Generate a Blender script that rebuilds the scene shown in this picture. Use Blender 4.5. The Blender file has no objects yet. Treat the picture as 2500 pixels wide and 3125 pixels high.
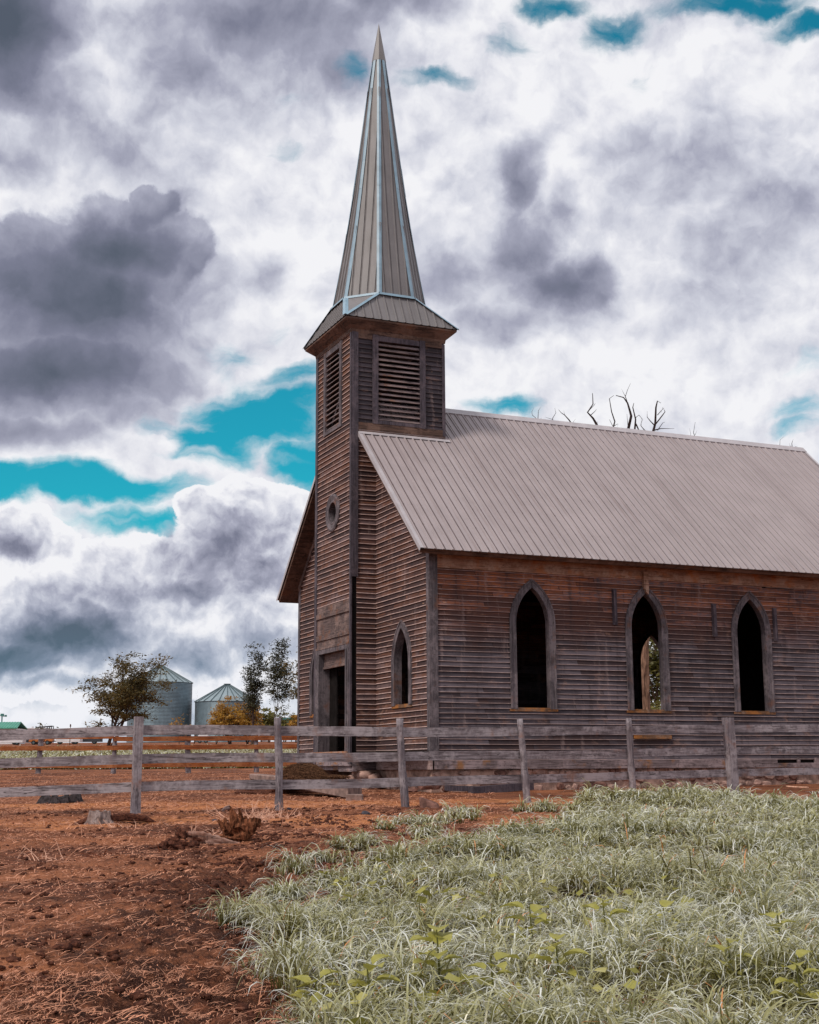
import bpy, math, random
import numpy as np
from mathutils import Vector
random.seed(7); RNG = np.random.default_rng(11)
S = bpy.context.scene
COL = S.collection
# ------------------------------------------------------------------ camera
CAM = np.array([-12.9691, -28.3216, 0.0162]); YAW, PITCH, ROLL, FPX = 0.4145, 0.1868, -0.0058, 4148.05
_fw = np.array([math.sin(YAW)*math.cos(PITCH), math.cos(YAW)*math.cos(PITCH), math.sin(PITCH)])
_r0 = np.array([math.cos(YAW), -math.sin(YAW), 0.0]); _u0 = np.cross(_r0, _fw)
_rt = _r0*math.cos(ROLL)+_u0*math.sin(ROLL); _up = -_r0*math.sin(ROLL)+_u0*math.cos(ROLL)
cd = bpy.data.cameras.new('camera'); cam = bpy.data.objects.new('camera', cd); COL.objects.link(cam)
from mathutils import Matrix
cam.matrix_world = Matrix([[_rt[i], _up[i], -_fw[i], CAM[i]] for i in range(3)]+[[0, 0, 0, 1]])
cd.sensor_fit = 'VERTICAL'; cd.sensor_height = 36; cd.lens = 36*FPX/3125
cd.clip_start = 0.1; cd.clip_end = 9000
S.camera = cam
S.render.resolution_x, S.render.resolution_y = 819, 1024
S.view_settings.view_transform = 'Standard'; S.view_settings.look = 'None'
S.view_settings.exposure = 0.0; S.view_settings.gamma = 1.0
S.cycles.max_bounces = 6; S.cycles.transparent_max_bounces = 8

FWD = np.array([math.sin(YAW), math.cos(YAW)]); LAT = np.array([math.cos(YAW), -math.sin(YAW)])
def ray(px, py): return _fw+_rt*(px-1250)/FPX-_up*(py-1562.5)/FPX

# ------------------------------------------------------------------ sun and sky
SUN = Vector((-0.60, -0.24, 0.77)).normalized()
sl = bpy.data.lights.new('sun', 'SUN'); sl.energy = 2.7; sl.angle = math.radians(12); sl.color = (1, .91, .80)
so = bpy.data.objects.new('sun', sl); COL.objects.link(so)
so.rotation_euler = (-SUN).to_track_quat('-Z', 'Y').to_euler()

class NT:
    """tiny node helper"""
    def __init__(s, tree): s.t = tree; s.n = tree.nodes; s.l = tree.links
    def new(s, typ, **kw):
        n = s.n.new(typ)
        for k, v in kw.items(): setattr(n, k, v)
        return n
    def put(s, sock, v):
        if isinstance(v, bpy.types.NodeSocket): s.l.new(v, sock)
        elif v is not None:
            try: sock.default_value = v
            except Exception: sock.default_value = tuple(v)+(1,)
    def m(s, op, a, b=None, c=None, clamp=False):
        n = s.new('ShaderNodeMath', operation=op); n.use_clamp = clamp
        s.put(n.inputs[0], a)
        if b is not None: s.put(n.inputs[1], b)
        if c is not None: s.put(n.inputs[2], c)
        return n.outputs[0]
    def v(s, op, a, b=None):
        n = s.new('ShaderNodeVectorMath', operation=op); s.put(n.inputs[0], a)
        if b is not None: s.put(n.inputs[1], b)
        return n.outputs['Value'] if op in ('LENGTH', 'DOT_PRODUCT') else n.outputs[0]
    def ss(s, x, lo, hi, a=0.0, b=1.0, smooth=True):
        n = s.new('ShaderNodeMapRange'); n.interpolation_type = 'SMOOTHSTEP' if smooth else 'LINEAR'
        s.put(n.inputs[0], x)
        for i, q in enumerate((lo, hi, a, b)): s.put(n.inputs[i+1], q)
        return n.outputs[0]
    def noise(s, vec, scale, detail=4, rough=.5, lac=2.0, dist=0.0, dim='3D', w=0):
        n = s.new('ShaderNodeTexNoise'); n.noise_dimensions = dim
        s.put(n.inputs['Vector'], vec); n.inputs['Scale'].default_value = scale
        n.inputs['Detail'].default_value = detail; n.inputs['Roughness'].default_value = rough
        n.inputs['Lacunarity'].default_value = lac; n.inputs['Distortion'].default_value = dist
        return n
    def mix(s, f, a, b, mode='MIX'):
        n = s.new('ShaderNodeMix', data_type='RGBA', blend_type=mode)
        s.put(n.inputs['Factor'], f); s.put(n.inputs['A'], a); s.put(n.inputs['B'], b)
        return n.outputs['Result']
    def comb(s, x, y, z):
        n = s.new('ShaderNodeCombineXYZ'); s.put(n.inputs[0], x); s.put(n.inputs[1], y); s.put(n.inputs[2], z)
        return n.outputs[0]
    def sep(s, v):
        n = s.new('ShaderNodeSeparateXYZ'); s.put(n.inputs[0], v); return n.outputs
    def ramp(s, f, stops):
        n = s.new('ShaderNodeValToRGB'); e = n.color_ramp.elements
        while len(e) < len(stops): e.new(.5)
        for i, (p, c) in enumerate(stops): e[i].position = p; e[i].color = tuple(c)+(1,)
        s.put(n.inputs[0], f); return n.outputs[0]

def skyang(px, py):
    """direction of a cloud seen in the sky: azimuth from the view heading and elevation, radians"""
    d = ray(px*1.4493, py*1.4493); d = d/np.linalg.norm(d)
    return math.atan2(d[0], d[1])-YAW, math.asin(d[2])

world = bpy.data.worlds.new('World'); S.world = world; world.use_nodes = True
W_ = NT(world.node_tree); W_.n.clear()
sky = W_.new('ShaderNodeTexSky'); sky.sky_type = 'NISHITA'; sky.sun_disc = False
sky.sun_elevation = math.asin(SUN.z); sky.sun_rotation = math.atan2(SUN.x, SUN.y)
sky.air_density = 1.0; sky.dust_density = 0.6; sky.ozone_density = 3.0
tc = W_.new('ShaderNodeTexCoord')
dv = W_.v('NORMALIZE', tc.outputs['Generated'])
X, Y, Z = W_.sep(dv)
rx = W_.m('SUBTRACT', W_.m('MULTIPLY', X, math.cos(YAW)), W_.m('MULTIPLY', Y, math.sin(YAW)))
ry = W_.m('ADD', W_.m('MULTIPLY', X, math.sin(YAW)), W_.m('MULTIPLY', Y, math.cos(YAW)))
az = W_.m('ARCTAN2', rx, ry); el = W_.m('ARCSINE', Z)
P0 = W_.comb(az, el, 0.0)
# large and fine warps of the sky coordinates give the ragged cloud outlines
w1 = W_.v('SUBTRACT', W_.noise(P0, 8, 3, .5).outputs['Color'], (.5, .5, .5))
w2 = W_.v('SUBTRACT', W_.noise(P0, 26, 6, .58).outputs['Color'], (.5, .5, .5))
def scalev(v, k): n = W_.new('ShaderNodeVectorMath', operation='SCALE'); W_.put(n.inputs[0], v); n.inputs['Scale'].default_value = k; return n.outputs[0]
P1 = W_.v('ADD', W_.v('ADD', P0, scalev(w1, .06)), scalev(w2, .030))
PC = W_.v('ADD', W_.v('ADD', P0, scalev(w1, .03)), scalev(w2, .024))
def blob(P, x, y, rx, ry, s=1.0, inner=0.25):
    a, e = skyang(x, y); k = 1.4493/FPX
    d = W_.v('MULTIPLY', W_.v('SUBTRACT', P, (a, e, 0)), (1/(rx*k), 1/(ry*k), 0))
    return W_.ss(W_.v('LENGTH', d), inner, 1.35, s, 0.0)
def total(P, lst, mode='MAXIMUM', **kw):
    acc = None
    for b in lst:
        o = blob(P, *b, **kw); acc = o if acc is None else W_.m(mode, acc, o)
    return acc
nlow = W_.noise(W_.v('MULTIPLY', P0, (1, 1.4, 1)), 5.5, 4, .5, dist=.3).outputs['Fac']
nbig = W_.noise(W_.v('MULTIPLY', P1, (1, 1.4, 1)), 9, 9, .58).outputs['Fac']
nfin = W_.noise(PC, 30, 9, .60).outputs['Fac']
wisp = W_.noise(W_.v('MULTIPLY', P1, (1, 3.2, 1)), 15, 9, .62).outputs['Fac']
# ---- openings with blue sky
gaps = total(P1, [(545, 880, 200, 100, 1.3), (440, 930, 150, 75, 1.25), (640, 985, 120, 85, 1.35), (200, 1030, 300, 66, 1.25), (20, 1030, 170, 66, 1.3), (330, 900, 90, 50, .7),
    (280, 1110, 240, 46, .80), (500, 740, 100, 80, .62), (590, 690, 60, 60, .42), (620, 800, 130, 40, .95),
    (1170, 0, 120, 42, .95), (1310, 40, 120, 50, .80), (1540, 0, 260, 46, 1.0), (1690, 26, 150, 46, 1.0), (1600, -60, 300, 60, 1.1), (1200, -60, 250, 50, 1.0),
    (905, 200, 130, 34, .78), (755, 150, 54, 85, .70), (1060, 85, 90, 60, .62), (1035, 110, 44, 60, .55),
    (1060, 845, 160, 40, .82), (1700, 858, 110, 44, .60), (1690, 910, 90, 40, .60), (585, 298, 70, 34, .6), (1360, 140, 80, 60, .36), (1700, 760, 80, 40, .4),
    (640, 215, 110, 50, .40), (1540, 110, 70, 70, .42), (960, 60, 70, 60, .35)], inner=.1)
cov0 = W_.m('SUBTRACT', .80, gaps)
cov0 = W_.m('ADD', cov0, W_.m('MULTIPLY', W_.m('SUBTRACT', nbig, .5), 1.1))
cov0 = W_.m('ADD', cov0, W_.m('MULTIPLY', W_.m('SUBTRACT', wisp, .5), 1.0))
cov = W_.ss(cov0, -.28, .46)
# ---- sharp-edged cumulus heads standing in front of the blue band
cumb = [(500, 1048, 80, 50, 1), (560, 1070, 80, 55, 1), (625, 1085, 70, 50, 1), (420, 1080, 60, 50, 1), (520, 1150, 170, 110, 1), (300, 1210, 190, 80, 1),
    (60, 1140, 110, 65, 1), (30, 1105, 55, 35, 1), (120, 1150, 60, 40, 1), (130, 1330, 340, 160, 1), (480, 1300, 300, 170, 1)]
cum = W_.m('ADD', total(PC, cumb, inner=.35), W_.m('MULTIPLY', W_.m('SUBTRACT', nfin, .5), .55))
cumf = W_.ss(cum, .24, .36)
soft = W_.m('ADD', total(P1, [(290, 975, 110, 45, .9), (250, 950, 80, 40, .9), (330, 940, 60, 50, .8), (400, 960, 200, 22, .40), (520, 965, 160, 14, .35), (180, 1105, 220, 14, .4)], inner=.1), W_.m('MULTIPLY', W_.m('SUBTRACT', wisp, .5), .7))
cov = W_.m('MAXIMUM', W_.m('MAXIMUM', cov, cumf), W_.ss(soft, .12, .8))
# ---- thickness: dark bellies of the clouds
dark = total(P1, [(170, 640, 330, 190, .74), (120, 770, 330, 120, .80), (260, 520, 200, 110, .66), (325, 430, 110, 60, .40), (400, 600, 120, 160, .42), (20, 600, 150, 120, .66), (60, 900, 220, 60, .50), (260, 850, 180, 70, .45),
    (0, 30, 190, 210, .92), (120, 180, 130, 120, .34), (560, 40, 360, 110, .60), (820, 10, 200, 70, .55), (380, 120, 180, 100, .38), (60, 290, 220, 110, .24), (260, 330, 260, 90, .26), (720, 150, 170, 80, .34), (450, 230, 220, 60, .2),
    (1180, 590, 160, 75, .56), (1085, 400, 75, 95, .44), (1090, 530, 120, 85, .44), (960, 580, 130, 90, .40), (1050, 660, 140, 60, .36), (1240, 560, 90, 60, .46), (1130, 600, 240, 110, .26), (1190, 420, 60, 60, .25),
    (1440, 370, 200, 90, .27), (1620, 510, 220, 90, .24), (1500, 630, 220, 70, .18), (1690, 440, 140, 70, .20), (1300, 300, 130, 50, .15), (560, 560, 80, 60, .30), (900, 330, 80, 40, .12), (1520, 200, 150, 50, .15)], inner=0.0)
bigh = W_.m('ADD', total(PC, [(200, 560, 210, 130, 1), (300, 470, 95, 60, 1), (312, 405, 34, 24, 1), (345, 428, 40, 30, 1), (285, 430, 46, 30, 1), (235, 445, 90, 50, 1), (90, 500, 110, 60, 1), (390, 520, 80, 80, 1), (-20, 540, 90, 80, 1)], inner=.3), W_.m('MULTIPLY', W_.m('SUBTRACT', nfin, .5), 1.25))
bigd = W_.m('MULTIPLY', W_.m('MULTIPLY', W_.ss(bigh, .26, .62), W_.ss(el, skyang(200, 780)[1], skyang(200, 480)[1])), .22)
midh = W_.m('ADD', total(PC, [(1085, 390, 50, 70, 1), (1190, 590, 130, 70, 1), (1255, 570, 70, 70, 1), (1090, 510, 80, 70, 1), (1160, 470, 70, 60, 1)], inner=.25), W_.m('MULTIPLY', W_.m('SUBTRACT', nfin, .5), 1.9))
midd = W_.m('MULTIPLY', W_.ss(midh, .20, 1.1), .15)
dcum = total(PC, [(470, 1160, 150, 80, .50), (570, 1200, 160, 70, .46), (560, 1120, 90, 40, .3), (20, 1165, 75, 42, .56), (150, 1345, 210, 75, .86), (40, 1380, 160, 50, .75), (390, 1370, 120, 50, .60),
    (250, 1250, 70, 40, .3), (560, 1345, 100, 40, .45), (200, 1440, 300, 30, .22), (400, 1235, 100, 36, .34), (90, 1255, 90, 40, .3), (600, 1290, 90, 40, .3)], inner=0.0)
def relief(P, sc, sh, det=7, ro=.55):
    a = W_.noise(P, sc, det, ro).outputs['Fac']; b = W_.noise(W_.v('ADD', P, sh), sc, det, ro).outputs['Fac']
    return W_.m('SUBTRACT', a, b)
r1 = relief(PC, 14, (-.006, .020, 0), 6); r2 = relief(PC, 40, (-.002, .007, 0), 7); r3 = relief(P0, 6, (-.02, .04, 0), 4)
mass = W_.m('ADD', W_.m('ADD', bigd, midd), W_.m('MAXIMUM', dark, dcum))
calm = W_.m('SUBTRACT', 1.0, W_.m('MULTIPLY', mass, .75), clamp=True)
tex = W_.m('ADD', W_.m('MULTIPLY', r1, .95), W_.m('ADD', W_.m('MULTIPLY', r2, .34), W_.m('MULTIPLY', r3, .65)))
tex = W_.m('ADD', tex, W_.m('ADD', W_.m('MULTIPLY', W_.m('SUBTRACT', nlow, .5), .55), W_.m('MULTIPLY', W_.m('SUBTRACT', nbig, .5), .26)))
th = W_.m('ADD', W_.m('ADD', mass, .10), W_.m('MULTIPLY', tex, calm))
th = W_.m('SUBTRACT', th, W_.m('MULTIPLY', W_.m('MULTIPLY', W_.ss(cum, .26, .34), W_.ss(cum, .85, .36)), .30))
th = W_.m('ADD', th, W_.m('MULTIPLY', cumf, W_.m('ADD', W_.m('MULTIPLY', r1, .55), W_.m('MULTIPLY', r2, .6))))
lav = W_.ramp(th, [(0.0, (.90, .90, .93)), (.10, (.80, .805, .86)), (.25, (.62, .635, .72)), (.45, (.385, .395, .495)), (.70, (.205, .215, .295)), (1.0, (.09, .11, .15))])
# low clouds stand in bluer air
low = W_.ss(el, .02, .15, 1.0, 0.0)
lowc = W_.ramp(th, [(0.0, (.87, .88, .93)), (.14, (.70, .74, .81)), (.35, (.43, .51, .62)), (.7, (.19, .29, .39)), (1.0, (.11, .20, .275))])
cloud = W_.mix(W_.m('MULTIPLY', low, .9), lav, lowc)
tint = W_.mix(1.0, sky.outputs[0], (0.10, 1.16, 1.02, 1), 'MULTIPLY')
# paler blue near the horizon comes with the sky texture; clouds are ten times brighter because the strength is 0.1
cl10 = W_.v('MULTIPLY', cloud, (10, 10, 10))
bg = W_.new('ShaderNodeBackground'); bg.inputs[1].default_value = 0.1
W_.l.new(W_.mix(cov, tint, cl10), bg.inputs[0])
wo = W_.new('ShaderNodeOutputWorld'); W_.l.new(bg.outputs[0], wo.inputs[0])
world.cycles.sampling_method = 'MANUAL'; world.cycles.sample_map_resolution = 512

# ------------------------------------------------------------------ ground height
def vnoise(x, y, seed=0):
    x = np.asarray(x, float); y = np.asarray(y, float)
    xi = np.floor(x).astype(np.int64); yi = np.floor(y).astype(np.int64); fx = x-xi; fy = y-yi
    fx = fx*fx*(3-2*fx); fy = fy*fy*(3-2*fy)
    def h(a, b):
        n = (a*374761393+b*668265263+seed*1442695041) & 0xffffffff
        n = ((n ^ (n >> 13))*1274126177) & 0xffffffff; n = (n ^ (n >> 16)) & 0xffffffff
        return n/4294967295.0
    return (h(xi, yi)*(1-fx)+h(xi+1, yi)*fx)*(1-fy)+(h(xi, yi+1)*(1-fx)+h(xi+1, yi+1)*fx)*fy
def fbm(x, y, o=4, seed=0):
    s = 0; a = .5
    for i in range(o): s = s+a*(vnoise(x, y, seed+i)-.5)*2; x = x*2.03+17.1; y = y*2.03-9.3; a *= .5
    return s
def sl_of(x, y):
    dx = np.asarray(x, float)-CAM[0]; dy = np.asarray(y, float)-CAM[1]
    return dx*FWD[0]+dy*FWD[1], dx*LAT[0]+dy*LAT[1]
def xy_of(s, l): return CAM[0]+s*FWD[0]+l*LAT[0], CAM[1]+s*FWD[1]+l*LAT[1]
SX = [-60, 60, 240, 520, 3000]; SZ = [-1.144-60*.0203, -1.144+60*.0203, .074+180*.0264, .074+180*.0264+280*.006, .074+180*.0264+280*.006]
def ground_z(x, y, fine=False):
    s, l = sl_of(x, y)
    z = np.interp(s, SX, SZ)
    z = z+.04*fbm(np.asarray(x)*.35, np.asarray(y)*.35, 2, 5)*np.clip((24-s)/6, 0, 1)
    z = z+.16*np.exp(-(((s-23.0)/1.6)**2+((l-4.1)/1.3)**2))          # low mound under the tall grass
    z = z-.20*np.clip((-6.0-l)/4, 0, 1)*np.exp(-((s-22.5)/5)**2)
    if fine:
        near = np.clip((27-s)/3, 0, 1)
        till = np.clip(1-np.abs((l+.05*s)+.75)/1.5, 0, 1)*np.clip((16-s)/4, 0, 1)
        r = fbm(np.asarray(x)*5, np.asarray(y)*5, 4, 30)
        r2 = fbm(np.asarray(x)*1.6, np.asarray(y)*1.6, 3, 50)
        z = z+near*(.014+.085*till)*(np.abs(r)*1.8-.35)+near*.045*r2
        z = z+near*.006*fbm(np.asarray(x)*18, np.asarray(y)*18, 2, 70)
    return z
def G(px, py):
    """ground point under a line of sight"""
    d = ray(px, py); t = 3.0
    while t < 900:
        p = CAM+d*t
        if p[2] <= ground_z(p[0], p[1]): break
        t *= 1.002
    return p
def D(px, depth):
    """ground point at a given forward distance"""
    d = ray(px, 2300); h = d[:2]; k = depth/(h@FWD)
    x, y = CAM[0]+h[0]*k, CAM[1]+h[1]*k
    return np.array([x, y, float(ground_z(x, y))])
def zat(py, depth, px=1250):
    d = ray(px, py); k = depth/(d[:2]@FWD); return float(CAM[2]+d[2]*k)

# ------------------------------------------------------------------ materials
def mat(name, rough=.8, spec=.3, base=(.5, .5, .5)):
    m = bpy.data.materials.new(name); m.use_nodes = True; k = NT(m.node_tree)
    b = k.n['Principled BSDF']; b.inputs['Roughness'].default_value = rough
    b.inputs['Specular IOR Level'].default_value = spec; b.inputs['Base Color'].default_value = tuple(base)+(1,)
    return m, k, b
def bump(k, b, h, st=.4, dist=.01):
    n = k.new('ShaderNodeBump'); n.inputs['Strength'].default_value = st; n.inputs['Distance'].default_value = dist
    k.put(n.inputs['Height'], h); k.l.new(n.outputs[0], b.inputs['Normal'])
def geo(k): return k.new('ShaderNodeNewGeometry').outputs['Position']

def siding_mat(name, pitch, z0, grey, brown, dark, orange, orange_z, brown_amt, butt=False):
    """weathered lap siding: every board its own tone, streaked along its length"""
    m, k, b = mat(name, .82, .25)
    p = geo(k); x, y, z = k.sep(p)
    u = k.m('ADD', x, y)
    cid = k.m('FLOOR', k.m('DIVIDE', k.m('SUBTRACT', z, z0-.001), pitch))
    wn = k.new('ShaderNodeTexWhiteNoise', noise_dimensions='1D'); k.put(wn.inputs['W'], cid)
    bid = k.m('FLOOR', k.m('ADD', k.m('MULTIPLY', u, .31), k.m('MULTIPLY', wn.outputs['Value'], 7)))
    wn2 = k.new('ShaderNodeTexWhiteNoise', noise_dimensions='2D'); k.put(wn2.inputs['Vector'], k.comb(cid, bid, 0))
    rnd = wn2.outputs['Value']
    gr = k.noise(k.comb(k.m('MULTIPLY', u, 1.6), k.m('MULTIPLY', rnd, 9), k.m('MULTIPLY', z, 55)), 1.0, 5, .65).outputs['Fac']
    gr2 = k.noise(k.comb(k.m('MULTIPLY', u, 7), 3.1, k.m('MULTIPLY', z, 22)), 1.0, 4, .7).outputs['Fac']
    patch = k.noise(k.comb(u, 0, k.m('MULTIPLY', z, 1.4)), .55, 5, .6).outputs['Fac']
    vst = k.noise(k.comb(k.m('MULTIPLY', u, 3.5), 8.0, k.m('MULTIPLY', z, .35)), 1.0, 4, .6).outputs['Fac']
    amt = k.ss(k.m('ADD', patch, k.m('ADD', k.m('MULTIPLY', rnd, .35), k.m('MULTIPLY', vst, .25))), .95-brown_amt, 1.15-brown_amt)
    c = k.mix(amt, grey, brown)
    oz = k.ss(k.m('ADD', z, k.m('MULTIPLY', k.m('SUBTRACT', patch, .5), 2.2)), orange_z-.9, orange_z+.5)
    oz = k.m('MULTIPLY', oz, k.ss(k.m('ADD', gr2, k.m('MULTIPLY', rnd, .4)), .35, .8))
    c = k.mix(oz, c, orange)
    dk = k.ss(k.m('ADD', gr, k.m('MULTIPLY', k.m('ADD', k.m('MULTIPLY', rnd, .7), k.m('MULTIPLY', patch, 1.3)), .45)), .72, 1.08)
    c = k.mix(k.m('MULTIPLY', dk, .85), c, dark)
    lg = k.ss(k.m('ADD', gr, k.m('MULTIPLY', gr2, .6)), .62, .40)
    c = k.mix(k.m('MULTIPLY', lg, .34), c, (.31, .265, .265, 1))
    fl = k.ss(k.noise(k.comb(k.m('MULTIPLY', u, 2.2), 5.5, k.m('MULTIPLY', z, 7)), 1.0, 3, .6).outputs['Fac'], .72, .76)
    c = k.mix(k.m('MULTIPLY', fl, .55), c, (.50, .30, .20, 1))
    fr = k.m('FRACT', k.m('ADD', k.m('MULTIPLY', u, .31), k.m('MULTIPLY', wn.outputs['Value'], 7)))
    c = k.mix(k.m('MULTIPLY', k.ss(k.m('MINIMUM', fr, k.m('SUBTRACT', 1.0, fr)), .0028, .0012), .85), c, (.008, .006, .007, 1))
    stain = k.noise(k.comb(k.m('MULTIPLY', u, 5.5), 1.7, k.m('MULTIPLY', z, .55)), 1.0, 5, .62).outputs['Fac']
    c = k.mix(k.m('MULTIPLY', k.ss(stain, .53, .66), .50), c, (.026, .019, .022, 1))
    c = k.mix(k.m('MULTIPLY', k.ss(stain, .40, .30), .30), c, (.30, .22, .21, 1))
    bl = k.noise(k.comb(k.m('MULTIPLY', u, 1.9), 2.2, k.m('MULTIPLY', z, 3.0)), 1.0, 6, .68).outputs['Fac']
    c = k.mix(k.m('MULTIPLY', k.ss(bl, .56, .72), .50), c, (.30, .17, .125, 1))
    c = k.mix(k.m('MULTIPLY', k.ss(bl, .44, .30), .62), c, dark)
    if butt: c = k.mix(k.m('MULTIPLY', k.ss(k.m('ADD', gr2, patch), .7, 1.15, 1.15, .55), butt), c, (.60, .43, .40, 1))  # pale butt edges: wear plus light caught by the edge, painted in
    k.put(b.inputs['Base Color'], c)
    bump(k, b, k.m('ADD', gr, k.m('MULTIPLY', gr2, .6)), .55, .006)
    return m
def wood_mat(name, axis, base, dark, light, warm=None, warm_amt=.3, fx=1.0, rough=.8):
    """weathered board, grain along one axis ('z' or 'h' for any level direction)"""
    m, k, b = mat(name, rough, .25); p = geo(k); x, y, z = k.sep(p)
    if axis == 'z':
        v = k.comb(k.m('MULTIPLY', x, 38*fx), k.m('MULTIPLY', y, 38*fx), k.m('MULTIPLY', z, 1.3))
    else:
        v = k.comb(k.m('MULTIPLY', x, 1.5), k.m('MULTIPLY', y, 1.5), k.m('MULTIPLY', z, 48*fx))
    g = k.noise(v, 1.0, 5, .65).outputs['Fac']
    n = k.noise(p, 1.7, 4, .6).outputs['Fac']; n2 = k.noise(p, 14, 4, .6).outputs['Fac']
    c = k.mix(k.ss(g, .35, .68), base, dark)
    c = k.mix(k.m('MULTIPLY', k.ss(k.m('ADD', n, k.m('MULTIPLY', n2, .4)), .62, .85), .7), c, light)
    if warm: c = k.mix(k.m('MULTIPLY', k.ss(k.noise(p, 2.3, 4, .62).outputs['Fac'], .60-warm_amt*.3, .78-warm_amt*.3), .85), c, warm)
    ck = k.noise(k.v('MULTIPLY', v, (.75, .75, .75) if axis == 'z' else (.6, .6, .5)), 1.0, 3, .5, dist=.4).outputs['Fac']
    c = k.mix(k.m('MULTIPLY', k.ss(k.m('ABSOLUTE', k.m('SUBTRACT', ck, .54)), .018, .004), .75), c, (dark[0]*.4, dark[1]*.4, dark[2]*.4, 1))
    c = k.mix(k.m('MULTIPLY', k.ss(k.noise(p, 5.5, 4, .65).outputs['Fac'], .50, .72), .5), c, (dark[0]*.9, dark[1]*.8, dark[2]*.75, 1))
    vo = k.new('ShaderNodeTexVoronoi', feature='F1'); k.put(vo.inputs['Vector'], k.v('MULTIPLY', p, (2.2, 2.2, 5))); vo.inputs['Scale'].default_value = 1.0
    c = k.mix(k.ss(vo.outputs['Distance'], .085, .05, 0, .75), c, (.03, .02, .02, 1))
    k.put(b.inputs['Base Color'], c); bump(k, b, k.m('ADD', g, n2), .6, .008)
    return m
def plain(name, col, rough=.7, spec=.3, var=.35, scale=6, metallic=0.0, stretch=(1, 1, 1), bumpy=0.0, streak=False):
    m, k, b = mat(name, rough, spec); p = k.v('MULTIPLY', geo(k), stretch)
    n = k.noise(p, scale, 5, .62).outputs['Fac']
    c = k.mix(k.ss(n, .3, .7), tuple(q*(1-var) for q in col)+(1,), tuple(min(1, q*(1+var)) for q in col)+(1,))
    if streak:          # run-off streaks down the sheets and a few scuffs
        q_ = geo(k); sx_, sy_, sz_ = k.sep(q_)
        st = k.noise(k.comb(k.m('MULTIPLY', sx_, 9), k.m('MULTIPLY', sy_, .25), k.m('MULTIPLY', sz_, .35)), 1.0, 4, .6).outputs['Fac']
        c = k.mix(k.m('MULTIPLY', k.ss(st, .50, .72), .42), c, (col[0]*.55, col[1]*.48, col[2]*.46, 1))
        c = k.mix(k.m('MULTIPLY', k.ss(st, .46, .30), .25), c, (min(1, col[0]*1.25), min(1, col[1]*1.28), min(1, col[2]*1.32), 1))
        sh_ = k.new('ShaderNodeTexWhiteNoise', noise_dimensions='1D'); k.put(sh_.inputs['W'], k.m('FLOOR', k.m('DIVIDE', sx_, .914)))
        c = k.mix(k.m('MULTIPLY', sh_.outputs['Value'], .16), c, (col[0]*.7, col[1]*.66, col[2]*.66, 1))
    k.put(b.inputs['Base Color'], c); b.inputs['Metallic'].default_value = metallic
    if bumpy: bump(k, b, n, bumpy, .02)
    return m
M = {}
GREY, BROWN, DARK, ORANGE = (.115, .082, .094, 1), (.135, .058, .034, 1), (.020, .016, .022, 1), (.38, .115, .036, 1)
PS, PF = .118, .126      # board exposure of the long side and of the front
M['side'] = siding_mat('side_siding_wood', PS, .2, (.122, .100, .115, 1), BROWN, DARK, ORANGE, 3.7, .12)
M['side_e'] = siding_mat('side_siding_edge', PS, .2, (.122, .100, .115, 1), BROWN, DARK, ORANGE, 3.7, .12, .52)
M['front'] = siding_mat('front_siding_wood', PF, .2, (.13, .085, .085, 1), (.165, .066, .036, 1), DARK, (.2, .085, .04, 1), 9.5, .38)
M['front_e'] = siding_mat('front_siding_edge', PF, .2, (.13, .085, .085, 1), (.155, .070, .042, 1), DARK, (.2, .085, .04, 1), 9.5, .32, .8)
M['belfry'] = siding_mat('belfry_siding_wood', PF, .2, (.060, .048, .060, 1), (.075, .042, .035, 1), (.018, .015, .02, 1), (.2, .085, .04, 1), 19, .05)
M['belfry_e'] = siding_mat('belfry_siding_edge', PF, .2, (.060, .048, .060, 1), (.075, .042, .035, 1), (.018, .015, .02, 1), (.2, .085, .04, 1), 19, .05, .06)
M['trim'] = wood_mat('grey_trim_wood', 'z', (.110, .093, .104, 1), (.038, .032, .038, 1), (.20, .165, .18, 1), (.15, .065, .04, 1), .16)
M['trim_dark'] = wood_mat('dark_trim_wood', 'z', (.085, .07, .088, 1), (.03, .025, .032, 1), (.13, .10, .115, 1))
M['trimh'] = wood_mat('level_trim_wood', 'h', (.15, .105, .10, 1), (.05, .035, .035, 1), (.26, .18, .16, 1), (.2, .085, .045, 1), .25)
M['frieze'] = wood_mat('frieze_wood', 'h', (.34, .19, .135, 1), (.16, .08, .05, 1), (.42, .28, .22, 1), (.36, .13, .05, 1), .35)
M['soffit'] = wood_mat('soffit_wood', 'h', (.115, .066, .050, 1), (.045, .027, .022, 1), (.18, .11, .085, 1), (.15, .065, .035, 1), .2, .4)
M['sill'] = wood_mat('lichen_sill_wood', 'h', (.20, .10, .05, 1), (.06, .035, .025, 1), (.30, .2, .15, 1), (.34, .13, .03, 1), .6)
M['base'] = wood_mat('baseboard_wood', 'h', (.20, .155, .165, 1), (.08, .058, .060, 1), (.34, .26, .27, 1), (.28, .12, .035, 1), .22, .5)
M['basefront'] = wood_mat('front_baseboard_wood', 'h', (.36, .26, .25, 1), (.17, .11, .10, 1), (.46, .36, .35, 1), None, 0, .5)
M['rail'] = wood_mat('fence_rail_wood', 'h', (.26, .225, .245, 1), (.085, .068, .075, 1), (.40, .355, .375, 1), (.22, .12, .09, 1), .12, .55)
M['post'] = wood_mat('fence_post_wood', 'z', (.205, .175, .195, 1), (.07, .056, .066, 1), (.33, .29, .31, 1), (.20, .10, .075, 1), .2, .7)
M['rust_rail'] = wood_mat('lichen_rail_wood', 'h', (.30, .085, .022, 1), (.14, .040, .015, 1), (.34, .14, .06, 1), None, 0, .6)
M['inner'] = plain('dark_interior_wood', (.030, .022, .020), .9, .1)
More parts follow.
